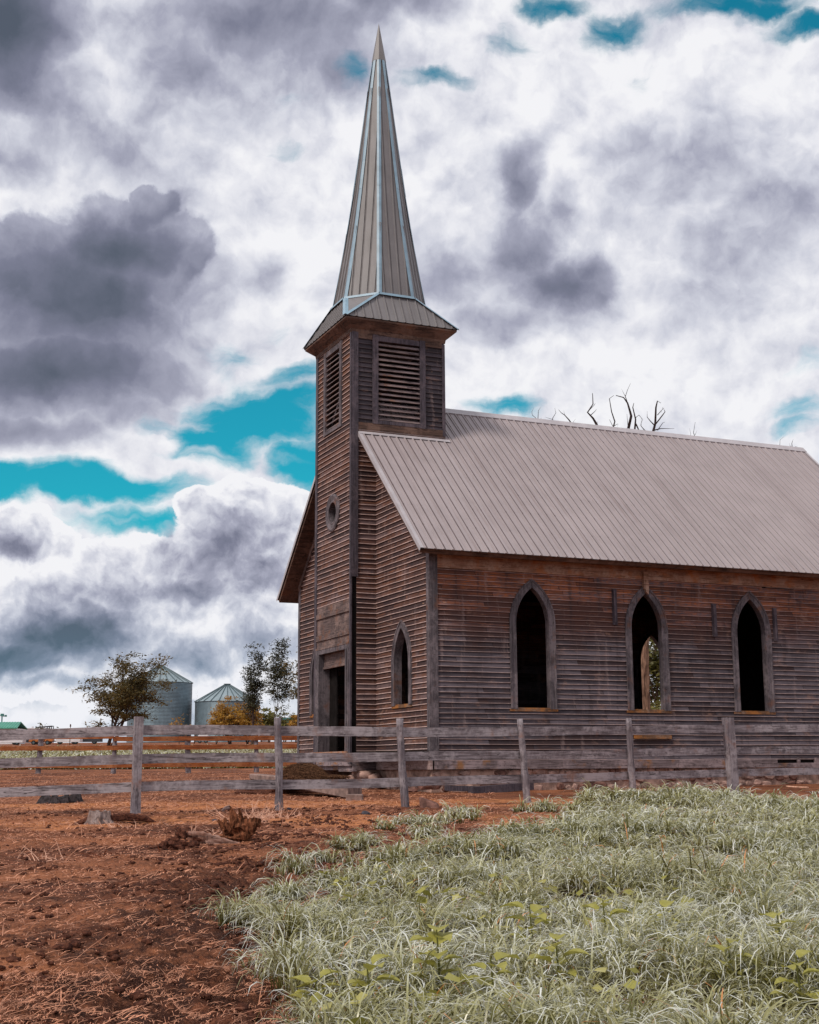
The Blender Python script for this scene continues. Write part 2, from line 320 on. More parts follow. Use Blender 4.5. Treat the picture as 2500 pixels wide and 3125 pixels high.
M['black'] = plain('interior_shade_black', (.012, .010, .010), .95, .05)  # near-black colour puts the darkness of the unlit interior into the surface
M['roof'] = plain('tan_ribbed_roof_metal', (.300, .256, .264), .50, .35, .07, 1.2, streak=True)
M['spire'] = plain('tan_spire_metal', (.155, .145, .150), .5, .45, .10, 1.4, streak=True)
M['roof_rib_shade'] = plain('shaded_rib_metal', (.105, .078, .076), .6, .3, .2, 3)  # rib side away from the sun: its shade painted as darker metal
M['spire_rib_shade'] = plain('shaded_spire_rib', (.115, .104, .106), .6, .3, .2, 3)  # same painted rib shade for the spire and skirt roof
M['flash'] = plain('blue_grey_flashing_metal', (.185, .285, .365), .42, .5, .16, 3)
M['flash_tan'] = plain('tan_flashing_metal', (.36, .33, .35), .4, .5, .1, 3)
M['screw'] = plain('dark_screw_metal', (.16, .12, .12), .5, .4)
M['stone'] = plain('foundation_stone', (.30, .19, .16), .9, .2, .55, 3.2, bumpy=.8)
M['mortar'] = plain('old_mortar', (.34, .22, .18), .95, .1, .45, 5, bumpy=.9)
M['concrete'] = plain('old_concrete', (.215, .145, .128), .9, .2, .4, 5, bumpy=.6)
M['rock'] = plain('brown_rock', (.15, .075, .06), .9, .2, .5, 7, bumpy=.7)
M['darkrock'] = plain('dark_rock', (.06, .055, .07), .85, .3, .4, 12, bumpy=.6)
M['hay'] = plain('rotten_hay', (.10, .050, .028), .95, .1, .7, 30, bumpy=1.0)
M['straw'] = plain('dry_straw', (.44, .20, .12), .7, .3, .5, 9)
M['twig'] = plain('pale_dry_twig', (.62, .36, .26), .7, .3, .3, 9)
M['rotwood'] = plain('rotten_red_wood', (.135, .050, .025), .95, .1, .85, 1.0, stretch=(26, 26, 9), bumpy=1.0)
M['greywood'] = wood_mat('grey_log_wood', 'h', (.22, .13, .12, 1), (.06, .03, .025, 1), (.40, .29, .27, 1), None, 0, .6)
M['stump'] = wood_mat('grey_stump_wood', 'z', (.22, .15, .13, 1), (.05, .03, .027, 1), (.36, .29, .28, 1), None, 0, .6)
M['char'] = plain('charred_wood', (.028, .022, .024), .9, .2, .8, 14, bumpy=.8)
M['bark'] = plain('far_tree_bark', (.075, .045, .035), .9, .15, .4, 6)
M['deadbark'] = plain('dead_tree_bark', (.030, .018, .017), .9, .15, .35, 3)
M['trunkbark'] = plain('pale_trunk_bark', (.20, .115, .08), .9, .15, .6, 5, stretch=(4, 4, .6), bumpy=1.0)

# soil
m, k, b = mat('red_brown_soil', .95, .1); p = geo(k)
n1 = k.noise(k.v('MULTIPLY', p, (1, 1, .2)), .55, 5, .6).outputs['Fac']; n2 = k.noise(p, 6, 6, .7).outputs['Fac']; n3 = k.noise(p, 38, 5, .7).outputs['Fac']; n4 = k.noise(p, 120, 3, .6).outputs['Fac']
c = k.mix(k.ss(n2, .36, .66), (.066, .025, .016, 1), (.225, .082, .044, 1))
n5 = k.noise(k.v('MULTIPLY', p, (1, 1, .2)), 1.9, 5, .7).outputs['Fac']
c = k.mix(k.m('MULTIPLY', k.ss(n5, .52, .66), .6), c, (.045, .019, .014, 1))
c = k.mix(k.m('MULTIPLY', k.ss(k.m('ADD', n1, k.m('MULTIPLY', n3, .5)), .66, .92), .75), c, (.40, .155, .075, 1))
sdist = k.v('DOT_PRODUCT', k.v('SUBTRACT', p, (CAM[0], CAM[1], 0)), (FWD[0], FWD[1], 0))
jit_ = k.m('MULTIPLY', k.m('SUBTRACT', n1, .5), 9)
ldist = k.v('DOT_PRODUCT', k.v('SUBTRACT', p, (CAM[0], CAM[1], 0)), (LAT[0], LAT[1], 0))
churn = k.m('MULTIPLY', k.ss(k.m('ABSOLUTE', k.m('ADD', k.m('ADD', ldist, k.m('MULTIPLY', sdist, .05)), k.m('ADD', .85, k.m('MULTIPLY', k.m('SUBTRACT', n5, .5), 3.5)))), 1.25, .35), k.ss(sdist, 17, 9))
c = k.mix(k.m('MULTIPLY', churn, k.m('MULTIPLY', k.ss(n2, .74, .40), .95)), c, (.038, .016, .012, 1))
band = k.m('MAXIMUM', k.m('MULTIPLY', k.ss(k.m('ABSOLUTE', k.m('SUBTRACT', k.m('ADD', sdist, jit_), 20.6)), 1.6, .2), .8), k.ss(k.m('ABSOLUTE', k.m('SUBTRACT', k.m('ADD', sdist, jit_), 26.2)), 1.8, .2))
c = k.mix(k.m('MULTIPLY', k.m('MULTIPLY', band, k.ss(n2, .32, .55)), .85), c, (.60, .24, .10, 1))
c = k.mix(k.m('MULTIPLY', k.ss(n4, .56, .70), .55), c, (.46, .23, .15, 1))
c = k.mix(k.m('MULTIPLY', k.ss(n3, .50, .34), .6), c, (.035, .014, .011, 1))
k.put(b.inputs['Base Color'], c); bump(k, b, k.m('ADD', k.m('MULTIPLY', n2, 1.4), k.m('ADD', n3, k.m('MULTIPLY', n4, .5))), .9, .03)
M['soil'] = m
m, k, b = mat('clod_soil', .97, .08); p = geo(k); n = k.noise(p, 30, 5, .7).outputs['Fac']
k.put(b.inputs['Base Color'], k.mix(k.ss(n, .35, .7), (.035, .014, .011, 1), (.150, .058, .036, 1))); bump(k, b, n, 1, .02); M['clod'] = m

def leafmat(name, stops, trans=.35, rough=.5, spec=.35, attr=True):
    m, k, b = mat(name, rough, spec)
    a = k.new('ShaderNodeAttribute', attribute_name='tone'); f = a.outputs['Fac']
    c = k.ramp(f, stops); k.put(b.inputs['Base Color'], c)
    t = k.new('ShaderNodeBsdfTranslucent'); k.put(t.inputs[0], c)
    mx = k.new('ShaderNodeMixShader'); mx.inputs[0].default_value = trans
    k.l.new(b.outputs[0], mx.inputs[1]); k.l.new(t.outputs[0], mx.inputs[2])
    k.l.new(mx.outputs[0], k.n['Material Output'].inputs[0]); return m
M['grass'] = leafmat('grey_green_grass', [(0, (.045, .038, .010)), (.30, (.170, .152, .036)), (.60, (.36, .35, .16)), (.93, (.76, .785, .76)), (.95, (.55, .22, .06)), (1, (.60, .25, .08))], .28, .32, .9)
M['weed'] = leafmat('yellow_green_weed_leaf', [(0, (.13, .13, .025)), (.6, (.34, .32, .07)), (1, (.50, .46, .18))], .35)
M['leaf_brown'] = leafmat('brown_green_leaves', [(0, (.040, .032, .012)), (.5, (.095, .076, .028)), (1, (.21, .13, .035))], .35)
M['leaf_green'] = leafmat('dark_green_leaves', [(0, (.020, .022, .012)), (.6, (.045, .045, .020)), (1, (.10, .070, .025))], .15)
M['leaf_yellow'] = leafmat('yellow_leaves', [(0, (.18, .085, .015)), (.5, (.38, .20, .035)), (1, (.55, .34, .06))], .4)
M['leaf_olive'] = leafmat('olive_leaves', [(0, (.06, .06, .02)), (.5, (.14, .13, .035)), (1, (.30, .26, .08))], .4)

# ------------------------------------------------------------------ mesh builder and bookkeeping
def tag(o, label=None, cat=None, group=None, kind=None):
    for k_, v_ in (('label', label), ('category', cat), ('group', group), ('kind', kind)):
        if v_: o[k_] = v_
    return o
def empty(name, loc, label, cat, group=None):
    o = bpy.data.objects.new(name, None); COL.objects.link(o); o.location = loc; o.empty_display_size = .3
    return tag(o, label, cat, group)
def wloc(o):
    v = Vector((0, 0, 0))
    while o is not None: v = v+o.location; o = o.parent
    return v
class MB:
    def __init__(s): s.v = []; s.f = []; s.mi = []
    def poly(s, pts, mi=0):
        n = len(s.v); s.v.extend([tuple(map(float, p)) for p in pts]); s.f.append(tuple(range(n, n+len(pts)))); s.mi.append(mi)
    def box(s, x0, x1, y0, y1, z0, z1, mi=0):
        s.hexa([(x0, y0, z0), (x1, y0, z0), (x1, y1, z0), (x0, y1, z0), (x0, y0, z1), (x1, y0, z1), (x1, y1, z1), (x0, y1, z1)], mi)
    def hexa(s, p, mi=0):
        n = len(s.v); s.v.extend([tuple(map(float, q)) for q in p])
        for f in ((0, 3, 2, 1), (4, 5, 6, 7), (0, 1, 5, 4), (1, 2, 6, 5), (2, 3, 7, 6), (3, 0, 4, 7)):
            s.f.append(tuple(n+i for i in f)); s.mi.append(mi)
    def bar(s, a, b, w, h, up=(0, 0, 1), mi=0):
        """rectangular bar from a to b, w across, h along up"""
        a, b, u = np.array(a, float), np.array(b, float), np.array(up, float)
        d = b-a; d /= np.linalg.norm(d); r = np.cross(d, u); r /= np.linalg.norm(r); u = np.cross(r, d)
        r = r*w/2; u = u*h/2
        s.hexa([a-r-u, a+r-u, b+r-u, b-r-u, a-r+u, a+r+u, b+r+u, b-r+u], mi)
    def tube(s, pts, rad, n=8, mi=0, caps=True, jit=0.0, rng=None):
        pts = [np.array(p, float) for p in pts]; base = len(s.v); R = len(pts)
        ref = np.array([0, 0, 1.0]) if abs((pts[-1]-pts[0])[2]) < .9*np.linalg.norm(pts[-1]-pts[0]) else np.array([1.0, 0, 0])
        for i, p in enumerate(pts):
            d = pts[min(i+1, R-1)]-pts[max(i-1, 0)]; d = d/(np.linalg.norm(d)+1e-9)
            a = np.cross(d, ref); a /= (np.linalg.norm(a)+1e-9); b = np.cross(d, a)
            r = rad[i] if hasattr(rad, '__len__') else rad
            for j in range(n):
                t = 2*math.pi*j/n; q = r*(1+(jit*(random.random()-.5)*2 if jit else 0))
                s.v.append(tuple(p+(a*math.cos(t)+b*math.sin(t))*q))
        for i in range(R-1):
            for j in range(n):
                a0 = base+i*n+j; a1 = base+i*n+(j+1) % n
                s.f.append((a0, a1, a1+n, a0+n)); s.mi.append(mi)
        if caps:
            s.f.append(tuple(base+j for j in range(n))[::-1]); s.mi.append(mi)
            s.f.append(tuple(base+(R-1)*n+j for j in range(n))); s.mi.append(mi)
    def build(s, name, mats, parent=None, smooth=False, loc=None):
        me = bpy.data.meshes.new(name); o = bpy.data.objects.new(name, me); COL.objects.link(o)
        off = wloc(parent) if parent is not None else Vector(loc if loc is not None else (0, 0, 0))
        vv = np.array(s.v)-np.array(off)
        me.from_pydata(vv.tolist(), [], s.f)
        for m_ in (mats if isinstance(mats, (list, tuple)) else [mats]): me.materials.append(M[m_] if isinstance(m_, str) else m_)
        me.polygons.foreach_set('material_index', s.mi)
        if smooth: me.polygons.foreach_set('use_smooth', [True]*len(s.f))
        me.update()
        if parent is not None: o.parent = parent
        elif loc is not None: o.location = loc
        return o
def bignp(name, V, F4, mats, tone=None, parent=None, loc=None, smooth=False, tris=False):
    """large mesh straight from numpy; tone is one value per vertex"""
    me = bpy.data.meshes.new(name); o = bpy.data.objects.new(name, me); COL.objects.link(o)
    off = np.array(wloc(parent)) if parent is not None else (np.array(loc) if loc is not None else np.zeros(3))
    V = np.asarray(V, np.float32)-off.astype(np.float32); k_ = 3 if tris else 4
    me.vertices.add(len(V)); me.vertices.foreach_set('co', V.ravel())
    F4 = np.asarray(F4, np.int32); me.loops.add(F4.size); me.loops.foreach_set('vertex_index', F4.ravel())
    me.polygons.add(len(F4)); me.polygons.foreach_set('loop_start', np.arange(0, F4.size, k_, dtype=np.int32))
    me.polygons.foreach_set('loop_total', np.full(len(F4), k_, np.int32))
    if smooth: me.polygons.foreach_set('use_smooth', np.ones(len(F4), bool))
    me.update(calc_edges=True); me.validate()
    if tone is not None:
        a = me.attributes.new('tone', 'FLOAT', 'POINT'); a.data.foreach_set('value', np.asarray(tone, np.float32))
    me.materials.append(M[mats])
    if parent is not None: o.parent = parent
    elif loc is not None: o.location = tuple(loc)
    return o

# ------------------------------------------------------------------ ground
def spaced(a, b, step, ext_lo, ext_hi, g=1.12):
    v = list(np.arange(a, b, step)); st = step; x = b
    while x < ext_hi: v.append(x); st *= g; x += st
    v.append(ext_hi); lo = []; st = step; x = a-step
    while x > ext_lo: lo.append(x); st *= g; x -= st
    lo.append(ext_lo); return np.array(lo[::-1]+v)
ss_ = spaced(4.6, 27, .04, -80, 2600); ll_ = spaced(-8, 8.5, .04, -1500, 1500)
SG, LG = np.meshgrid(ss_, ll_, indexing='ij'); gx, gy = xy_of(SG, LG)
GZ = ground_z(gx, gy, True)
nr, nc = SG.shape; idx = np.arange(nr*nc).reshape(nr, nc)
FQ = np.stack([idx[:-1, :-1].ravel(), idx[:-1, 1:].ravel(), idx[1:, 1:].ravel(), idx[1:, :-1].ravel()], 1)[:, ::-1]
go = bignp('ground', np.stack([gx.ravel(), gy.ravel(), GZ.ravel()], 1), FQ, 'soil', smooth=True)
go['kind'] = 'structure'

# ------------------------------------------------------------------ the church
W, T, A = 9.1108, .6726, 2.6
YN, YF = W/2-A/2, W/2+A/2
HR, OV, OY, ZE, L, LR = 9.7595, .50, .629, 4.931, 14.4, 14.88
SLP = (HR-ZE)/(W/2+OY)
def roofz(y): return HR-abs(y-W/2)*SLP
church = empty('church', (0, 0, -.5), 'abandoned weathered board church with pointed metal steeple and arched empty windows', 'church')
def hsh(*a): return (math.sin(a[0]*12.9898+a[1]*78.233+(a[2] if len(a) > 2 else 0)*37.7)*43758.5453) % 1.0
def siding(mb, P, lo, hi, z0, z1, pitch, holes=(), sub=4, wob=1.0, seed=0):
    n = int(math.ceil((z1-z0)/pitch-1e-6))
    for c in range(n):
        zb = z0+c*pitch; zt = min(zb+pitch, z1)
        hit = [h for h in holes if any(h(z) for z in np.linspace(zb, zt, 5))]
        ns = sub if hit else 1
        for s_ in range(ns):
            a = zb+(zt-zb)*s_/ns; b = zb+(zt-zb)*(s_+1)/ns; mid = (a+b)/2
            segs = [((lo(a), lo(b)), (hi(a), hi(b)))]
            for h in hit:
                r = h(mid)
                if not r: continue
                new = []
                for (l0, l1), (r0, r1) in segs:
                    if r[1] <= min(l0, l1) or r[0] >= max(r0, r1): new.append(((l0, l1), (r0, r1))); continue
                    if r[0] > l0: new.append(((l0, l1), (r[0], r[0])))
                    if r[1] < r0: new.append(((r[1], r[1]), (r0, r1)))
                segs = new
            for (l0, l1), (r0, r1) in segs:
                if r0-l0 < .01 and r1-l1 < .01: continue
                k0 = math.floor(l0/1.1)+1; cuts = [(l0, l1)]
                while k0*1.1 < min(r0, r1): 
                    if k0*1.1 > max(l0, l1): cuts.append((k0*1.1, k0*1.1))
                    k0 += 1
                cuts.append((r0, r1))
                oa = .024-(.020)*s_/ns; ob = .024-.020*(s_+1)/ns
                for (ua, ub), (va, vb) in zip(cuts[:-1], cuts[1:]):
                    j0 = (hsh(c, round(ua, 3), seed)-.5)*.012*wob if s_ == 0 else 0; j1 = (hsh(c, round(va, 3), seed)-.5)*.012*wob if s_ == 0 else 0
                    o0 = (hsh(c+.5, round(ua, 3), seed)-.3)*.010*wob if s_ == 0 else 0; o1 = (hsh(c+.5, round(va, 3), seed)-.3)*.010*wob if s_ == 0 else 0
                    mb.poly([P(ua, a+j0, oa+o0), P(va, a+j1, oa+o1), P(vb, b, ob), P(ub, b, ob)], 0)
                    if s_ == 0:
                        e = .0125 if P in (PX0, PTF, PTN, PTW) else .0085
                        mb.poly([P(ua, a+j0, oa+o0), P(va, a+j1, oa+o1), P(va, a+j1+e*.2, oa+o1+.004), P(ua, a+j0+e*.2, oa+o0+.004)], 1)
                        mb.poly([P(ua, a+j0+e*.2, oa+o0+.004), P(va, a+j1+e*.2, oa+o1+.004), P(va, a+j1+e*1.7, oa+o1+.0005), P(ua, a+j0+e*1.7, oa+o0+.0005)], 1)
                        mb.poly([P(ua, a+j0, oa+o0), P(va, a+j1, oa+o1), P(va, a-.014, .0015), P(ua, a-.014, .0015)], 0)
PX0 = lambda u, z, o: (-o, u, z)            # front wall, u = y
PY0 = lambda u, z, o: (u, -o, z)            # long near side, u = x
PYW = lambda u, z, o: (u, W+o, z)
PXL = lambda u, z, o: (L+o, u, z)
PTF = lambda u, z, o: (-T-o, u, z)          # tower front
PTN = lambda u, z, o: (u, YN-o, z)
PTW = lambda u, z, o: (u, YF+o, z)
PTR = lambda u, z, o: (A-T+o, u, z)
def arch(hw, R, zb, zs, n=12):
    """outline of a pointed window, left foot to right foot"""
    xl = hw-R; pts = [(xl, zb)]; th = math.acos(hw/R)
    for i in range(n+1):
        t = th*i/n; pts.append((hw-R*math.cos(t), zs+R*math.sin(t)))
    return pts+[(-x, z) for x, z in pts[::-1][1:]]
def archhole(cx, hw, R, zb, zs):
    def h(z):
        if z < zb: return None
        if z <= zs: w_ = R-hw
        else:
            q = R*R-(z-zs)**2
            if q <= hw*hw: return None
            w_ = math.sqrt(q)-hw
        return (cx-w_, cx+w_)
    return h
def gothic(P, cx, hw, zb, zs, cas, depth, mats=('trim', 'trimh')):
    mb = MB(); R = 2*hw
    rings = [(R, .0, 0), (R, .062, 0), (R-.035, .062, 0), (R-.05, .045, 0), (R-cas*.72, .045, 0), (R-cas*.80, .052, 0), (R-cas, .052, 0), (R-cas, -depth, 0)]
    outs = [[P(cx+x, z, o) for x, z in arch(hw, r, zb, zs)] for r, o, _ in rings]
    for A_, B_ in zip(outs[:-1], outs[1:]):
        for i in range(len(A_)-1): mb.poly([A_[i], A_[i+1], B_[i+1], B_[i]])
    # feet and the joint where arch pieces meet the straight jambs
    for i in (0, -1):
        mb.poly([o[i] for o in outs])
    w = mb.build('window_frame', mats[0], church)
    s = MB(); q = hw+.03
    def bx(u0, u1, z0, z1, o0, o1):
        s.hexa([P(cx+u0, z0, o0), P(cx+u1, z0, o0), P(cx+u1, z0, o1), P(cx+u0, z0, o1), P(cx+u0, z1, o0), P(cx+u1, z1, o0), P(cx+u1, z1, o1), P(cx+u0, z1, o1)])
    bx(-q, q, zb-.055, zb-.002, -depth, .035); bx(-hw+cas, hw-cas, zb, zb+.03, -depth, .02)
    s.build('sill', 'sill', w)
    return w
# --- long walls
nearw = [2.646, 5.842, 9.001, 12.16]; farw = [2.65, 5.84, 9.0, 12.02]
HW, CAS, ZSL, ZSP = .6123, .17, 1.38, 3.39
mb = MB(); hs = [archhole(c, HW, 2*HW-CAS*.5, ZSL-.03, ZSP) for c in nearw]
hs.append(lambda z: (9.42, 10.44) if 4.565 < z < 4.66 else None)
siding(mb, PY0, lambda z: .03, lambda z: L, .2, 5.34, PS, hs); mb.build('side_wall', ['side', 'side_e'], church)
mb = MB(); hs = [archhole(c, HW, 2*HW-CAS*.5, ZSL-.03, ZSP) for c in farw]
siding(mb, PYW, lambda z: 0, lambda z: L, .2, 5.34, PS, hs, seed=3); mb.build('side_wall', ['side', 'side_e'], church)
for c in nearw: gothic(PY0, c, HW, ZSL, ZSP, CAS, .13)
for c in farw: gothic(PYW, c, HW, ZSL, ZSP, CAS, .13)
# --- front and rear gable
def glo(z): return 0.0 if z < roofz(0)-.17 else (z+.17-HR)/SLP+W/2
def ghi(z): return W-glo(z)
FY = [1.60, 7.51]; FH, FSP, FSL = .585, 2.53, 1.5
mb = MB(); hs = [archhole(c, FH, 2*FH-.08, FSL-.03, FSP) for c in FY]+[lambda z: (YN, YF)]
siding(mb, PX0, glo, ghi, .2, 9.3, PF, hs, seed=5); mb.build('front_wall', ['front', 'front_e'], church)
mb = MB(); siding(mb, PXL, glo, ghi, .2, 9.4, PF, (), seed=6); mb.build('rear_wall', ['front', 'front_e'], church)
for c in FY: gothic(PX0, c, FH, FSL, FSP, .165, .15, ('trim', 'trimh'))
# --- interior
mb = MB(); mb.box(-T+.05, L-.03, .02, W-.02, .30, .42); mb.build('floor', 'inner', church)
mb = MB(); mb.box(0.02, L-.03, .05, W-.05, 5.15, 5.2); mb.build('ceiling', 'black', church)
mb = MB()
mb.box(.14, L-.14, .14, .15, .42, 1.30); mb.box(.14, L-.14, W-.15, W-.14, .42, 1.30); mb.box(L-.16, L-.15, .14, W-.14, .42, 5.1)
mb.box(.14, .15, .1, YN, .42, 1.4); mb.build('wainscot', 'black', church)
# --- corner boards
mb = MB()
mb.box(.0, .17, -.045, .0, .2, 5.30); mb.box(-.045, .0, -.045, .13, .2, 5.30); mb.build('corner_board', 'trim', church)
mb = MB(); mb.box(-.045, 0, W-.10, W+.045, .2, 5.30); mb.box(0, .15, W, W+.045, .2, 5.3); mb.build('corner_board', 'trim', church)
mb = MB(); mb.box(L-.15, L+.04, -.045, 0, .2, 5.3); mb.build('corner_board', 'trim', church)
# --- frieze, rake boards
mb = MB(); mb.box(.17, L-.15, -.050, .001, 4.60, 4.90); mb.box(.171, L-.151, -.062, .001, 4.855, 4.905); mb.build('frieze', 'frieze', church)
mb = MB(); mb.box(.171, L-.151, -.085, .001, 4.909, 5.35); mb.build('soffit_board', 'soffit', church)
for sgn, y0 in ((1, 0), (-1, W)):
    for k_ in range(1):
        mb = MB()
        ya = y0; yb = W/2-sgn*1.3
        za = roofz(ya)-.15; zb_ = roofz(yb)-.15
        mb.hexa([(-.06, ya, za-.26), (-.025, ya, za-.26), (-.025, yb, zb_-.26), (-.06, yb, zb_-.26), (-.06, ya, za), (-.025, ya, za), (-.025, yb, zb_), (-.06, yb, zb_)])
        mb.build('rake_board', 'trimh', church)
# --- base boards
mb = MB()
for x0, x1, z1_ in ((.05, 3.36, .196), (3.365, 6.6, .20), (6.605, 9.60, .202)): mb.box(x0, x1, -.055, .0, .0+.004*hsh(x0, 1), z1_)
mb.box(9.605, 10.25, -.045, 0, .0, .11); mb.box(10.33, 10.80, -.045, 0, .0, .115); mb.box(10.85, L, -.05, 0, 0, .2)
mb.box(10.25, 10.325, -.05, .02, .0, .24); mb.box(10.80, 10.85, -.05, .02, 0.0, .24)
mb.build('baseboard', 'base', church)
mb = MB(); mb.box(-.06, .0, -.06, 3.15, .0, .20); mb.build('baseboard', 'basefront', church)
mb = MB(); mb.box(-.055, 0, 7.0, W+.02, -.01, .20); mb.build('baseboard', 'basefront', church)
mb = MB(); mb.box(0.02, L-.02, .03, .05, .0, .30); mb.build('dark_gap_backing', 'black', church)  # black backing sheet: shade inside the baseboard gap painted in
# loose boards and blocks nailed on the long wall
for x0, x1, z0_, z1_ in ((4.88, 4.99, 3.44, 4.31), (7.81, 7.93, 3.25, 4.08), (9.71, 9.82, 3.19, 4.05)):
    mb = MB(); mb.box(x0, x1, -.075, -.015, z0_, z1_); mb.box(x0+.01, x0+.06, -.10, -.075, z0_+.06, z1_-.03); mb.build('batten', 'trim_dark', church)
mb = MB(); mb.hexa([(5.77, -.13, 4.36), (5.90, -.13, 4.30), (5.90, -.03, 4.30), (5.77, -.03, 4.36), (5.76, -.13, 4.80), (5.89, -.13, 4.76), (5.89, -.03, 4.78), (5.76, -.03, 4.80)])
mb.hexa([(5.80, -.15, 4.28), (5.87, -.15, 4.22), (5.87, -.07, 4.22), (5.80, -.07, 4.28), (5.79, -.15, 4.62), (5.88, -.15, 4.56), (5.88, -.07, 4.58), (5.79, -.07, 4.62)])
mb.build('apex_block', 'frieze', church)
mb = MB(); mb.box(5.37, 6.43, -.075, -.02, .70, .785); mb.build('loose_board', 'sill', church)
mb = MB(); mb.box(9.55, 10.42, -.045, -.015, 4.575, 4.625); mb.build('broken_board', 'trimh', church)
# --- foundation of rubble and mortar
def stone(mb, c, r, seed, mi=0, n=2):
    bm = None
    import bmesh
    bm = bmesh.new(); bmesh.ops.create_icosphere(bm, subdivisions=n, radius=1)
    base = len(mb.v); rs = random.Random(seed)
    o = [rs.random()*50 for _ in range(3)]
    for v in bm.verts:
        q = v.co; k_ = 1+.22*math.sin(q.x*3.1+o[0])*math.cos(q.y*2.7+o[1])+.14*math.sin(q.z*5+o[2]+q.x*4)+.06*(rs.random()-.5)
        d = [max(-.82, min(.82, q[i]*k_)) for i in range(3)]
        mb.v.append(tuple(c[i]+d[i]*r[i]/.82 for i in range(3)))
    for f in bm.faces: mb.f.append(tuple(base+v.index for v in f.verts)); mb.mi.append(mi)
    bm.free()
mb = MB(); mb.box(.03, L, .06, .5, -.9, -.004); mb.box(.06, .5, 0.05, 3.35, -.9, -.004); mb.box(.06, .5, 5.95, W, -.9, -.004); mb.box(.06, L, W-.4, W-.02, -.9, -.004)
mb.box(.5, .6, 3.3, 6.0, -.9, -.004); mb.box(-T+.05, .5, YF-.25, YF-.02, -.9, .3)
rs = random.Random(4); x = .12
for row, zc in ((0, -.10), (1, -.27), (2, -.44)):
    x = .05+row*.1
    while x < L-.1:
        w_ = rs.uniform(.14, .42)
        if rs.random() < .72: stone(mb, (x+w_/2, .075, zc+rs.uniform(-.03, .03)+x*.006), (w_*.47, .07, rs.uniform(.055, .09)), rs.random()*99, 1 if rs.random() < .6 else 2)
        x += w_
y = .2
while y < 3.1:
    w_ = rs.uniform(.2, .5)
    if rs.random() < .35: stone(mb, (.075, y+w_/2, rs.uniform(-.45, -.2)), (.06, w_*.47, rs.uniform(.06, .12)), rs.random()*99, 1)
    y += w_
mb.build('foundation', ['mortar', 'stone', 'rock'], church)
for c, r in (((-.35, 3.15, -.15), (.2, .24, .13)), ((-.5, 3.28, -.36), (.18, .22, .10)), ((-.2, 2.85, -.28), (.16, .16, .2)), ((-.62, 3.38, -.22), (.12, .2, .1)), ((-.45, 3.2, -.50), (.26, .3, .07)),
             ((-.5, 5.75, -.20), (.2, .16, .12)), ((-.35, 5.95, -.35), (.2, .3, .12)), ((-.7, 5.4, -.40), (.16, .2, .09)), ((-.3, 6.2, -.12), (.16, .2, .1)), ((-.25, 6.5, -.35), (.2, .3, .16))):
    mb = MB(); stone(mb, c, r, c[1]*7); mb.build('pier_stone', 'stone', church, smooth=True)
# --- tower walls
DL, DR, DB, DT = 5.50, 3.57, .46, 2.98          # doorway
mb = MB()
def oval(z):
    q = .42**2-(z-6.63)**2
    return (W/2-math.sqrt(q), W/2+math.sqrt(q)) if q > 0 else None
def lv_f(z): return (3.97, 5.20) if 8.85 < z < 11.05 else None
def lv_s(z): return (-.04, 1.30) if 8.85 < z < 11.05 else None
siding(mb, PTF, lambda z: YN+.02, lambda z: YF-.02, 4.232, 11.25, PF, [oval, lv_f], seed=9)
mb.build('tower_front_wall', ['front', 'front_e'], church)
mb = MB(); siding(mb, PTN, lambda z: -T+.12, lambda z: .0, .2, 8.6, PF, (), seed=10); mb.build('tower_side_wall', ['front', 'front_e'], church)
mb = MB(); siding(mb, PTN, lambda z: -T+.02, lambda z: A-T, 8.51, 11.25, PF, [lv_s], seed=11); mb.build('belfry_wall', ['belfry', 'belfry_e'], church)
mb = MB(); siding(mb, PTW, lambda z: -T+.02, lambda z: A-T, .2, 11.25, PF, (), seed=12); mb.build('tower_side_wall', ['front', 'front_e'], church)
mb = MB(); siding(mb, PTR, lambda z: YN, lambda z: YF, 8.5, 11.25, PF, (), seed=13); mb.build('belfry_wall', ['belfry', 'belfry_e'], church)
mb = MB(); mb.box(A-T-.1, A-T+.04, YF-.02, YF+.04, 8.5, 11.2); mb.build('corner_board', 'trim_dark', church)
mb = MB(); mb.box(L-.1, L+.04, W-.02, W+.04, .2, 5.3); mb.build('corner_board', 'trim', church)
for y0_, y1_ in ((YN-.03, YN+.02), (YF-.02, YF+.03)):
    mb = MB(); mb.box(-T+.02, -.005, y0_, y1_, -.01, .199); mb.build('baseboard', 'base', church)
    mb = MB(); mb.box(-T+.06, .05, y0_+.02, y1_+.1, -.9, -.015); mb.build('tower_footing', 'mortar', church)
mb = MB(); mb.box(-T+.03, -T+.14, YN+.012, YN+.03, .2, 8.5); mb.box(-T+.01, -T+.03, YN+.012, YN+.2, .2, 3.1); mb.build('dark_recess_backing', 'black', church)  # black backing: shade of the open corner recess painted in
mb = MB(); mb.box(-T-.02, -T+.155, YN-.05, YN, 4.775, 11.2); mb.build('corner_board', 'trim_dark', church)
mb = MB(); mb.box(-T-.045, -T-.001, YN-.03, YN+.06, .15, 11.2); mb.build('corner_board', 'trim_dark', church)
mb = MB(); mb.box(-T-.045, -T, YF-.12, YF+.04, .1, 11.2); mb.box(-T, -T+.12, YF, YF+.04, .1, 11.2); mb.build('corner_board', 'trim_dark', church)
mb = MB(); mb.box(A-T-.05, A-T+.035, YN-.045, YN, 8.62, 11.15); mb.box(A-T, A-T+.045, YN, YN+.12, 8.62, 11.15); mb.build('corner_board', 'trim_dark', church)
mb = MB(); mb.box(-T+.155, A-T-.05, YN-.040, YN-.001, 11.04, 11.25); mb.build('belfry_trim', 'soffit', church)
mb = MB(); mb.box(-T+.155, A-T+.03, YN-.042, YN-.001, 8.50, 8.79)
mb.build('belfry_trim', 'soffit', church)
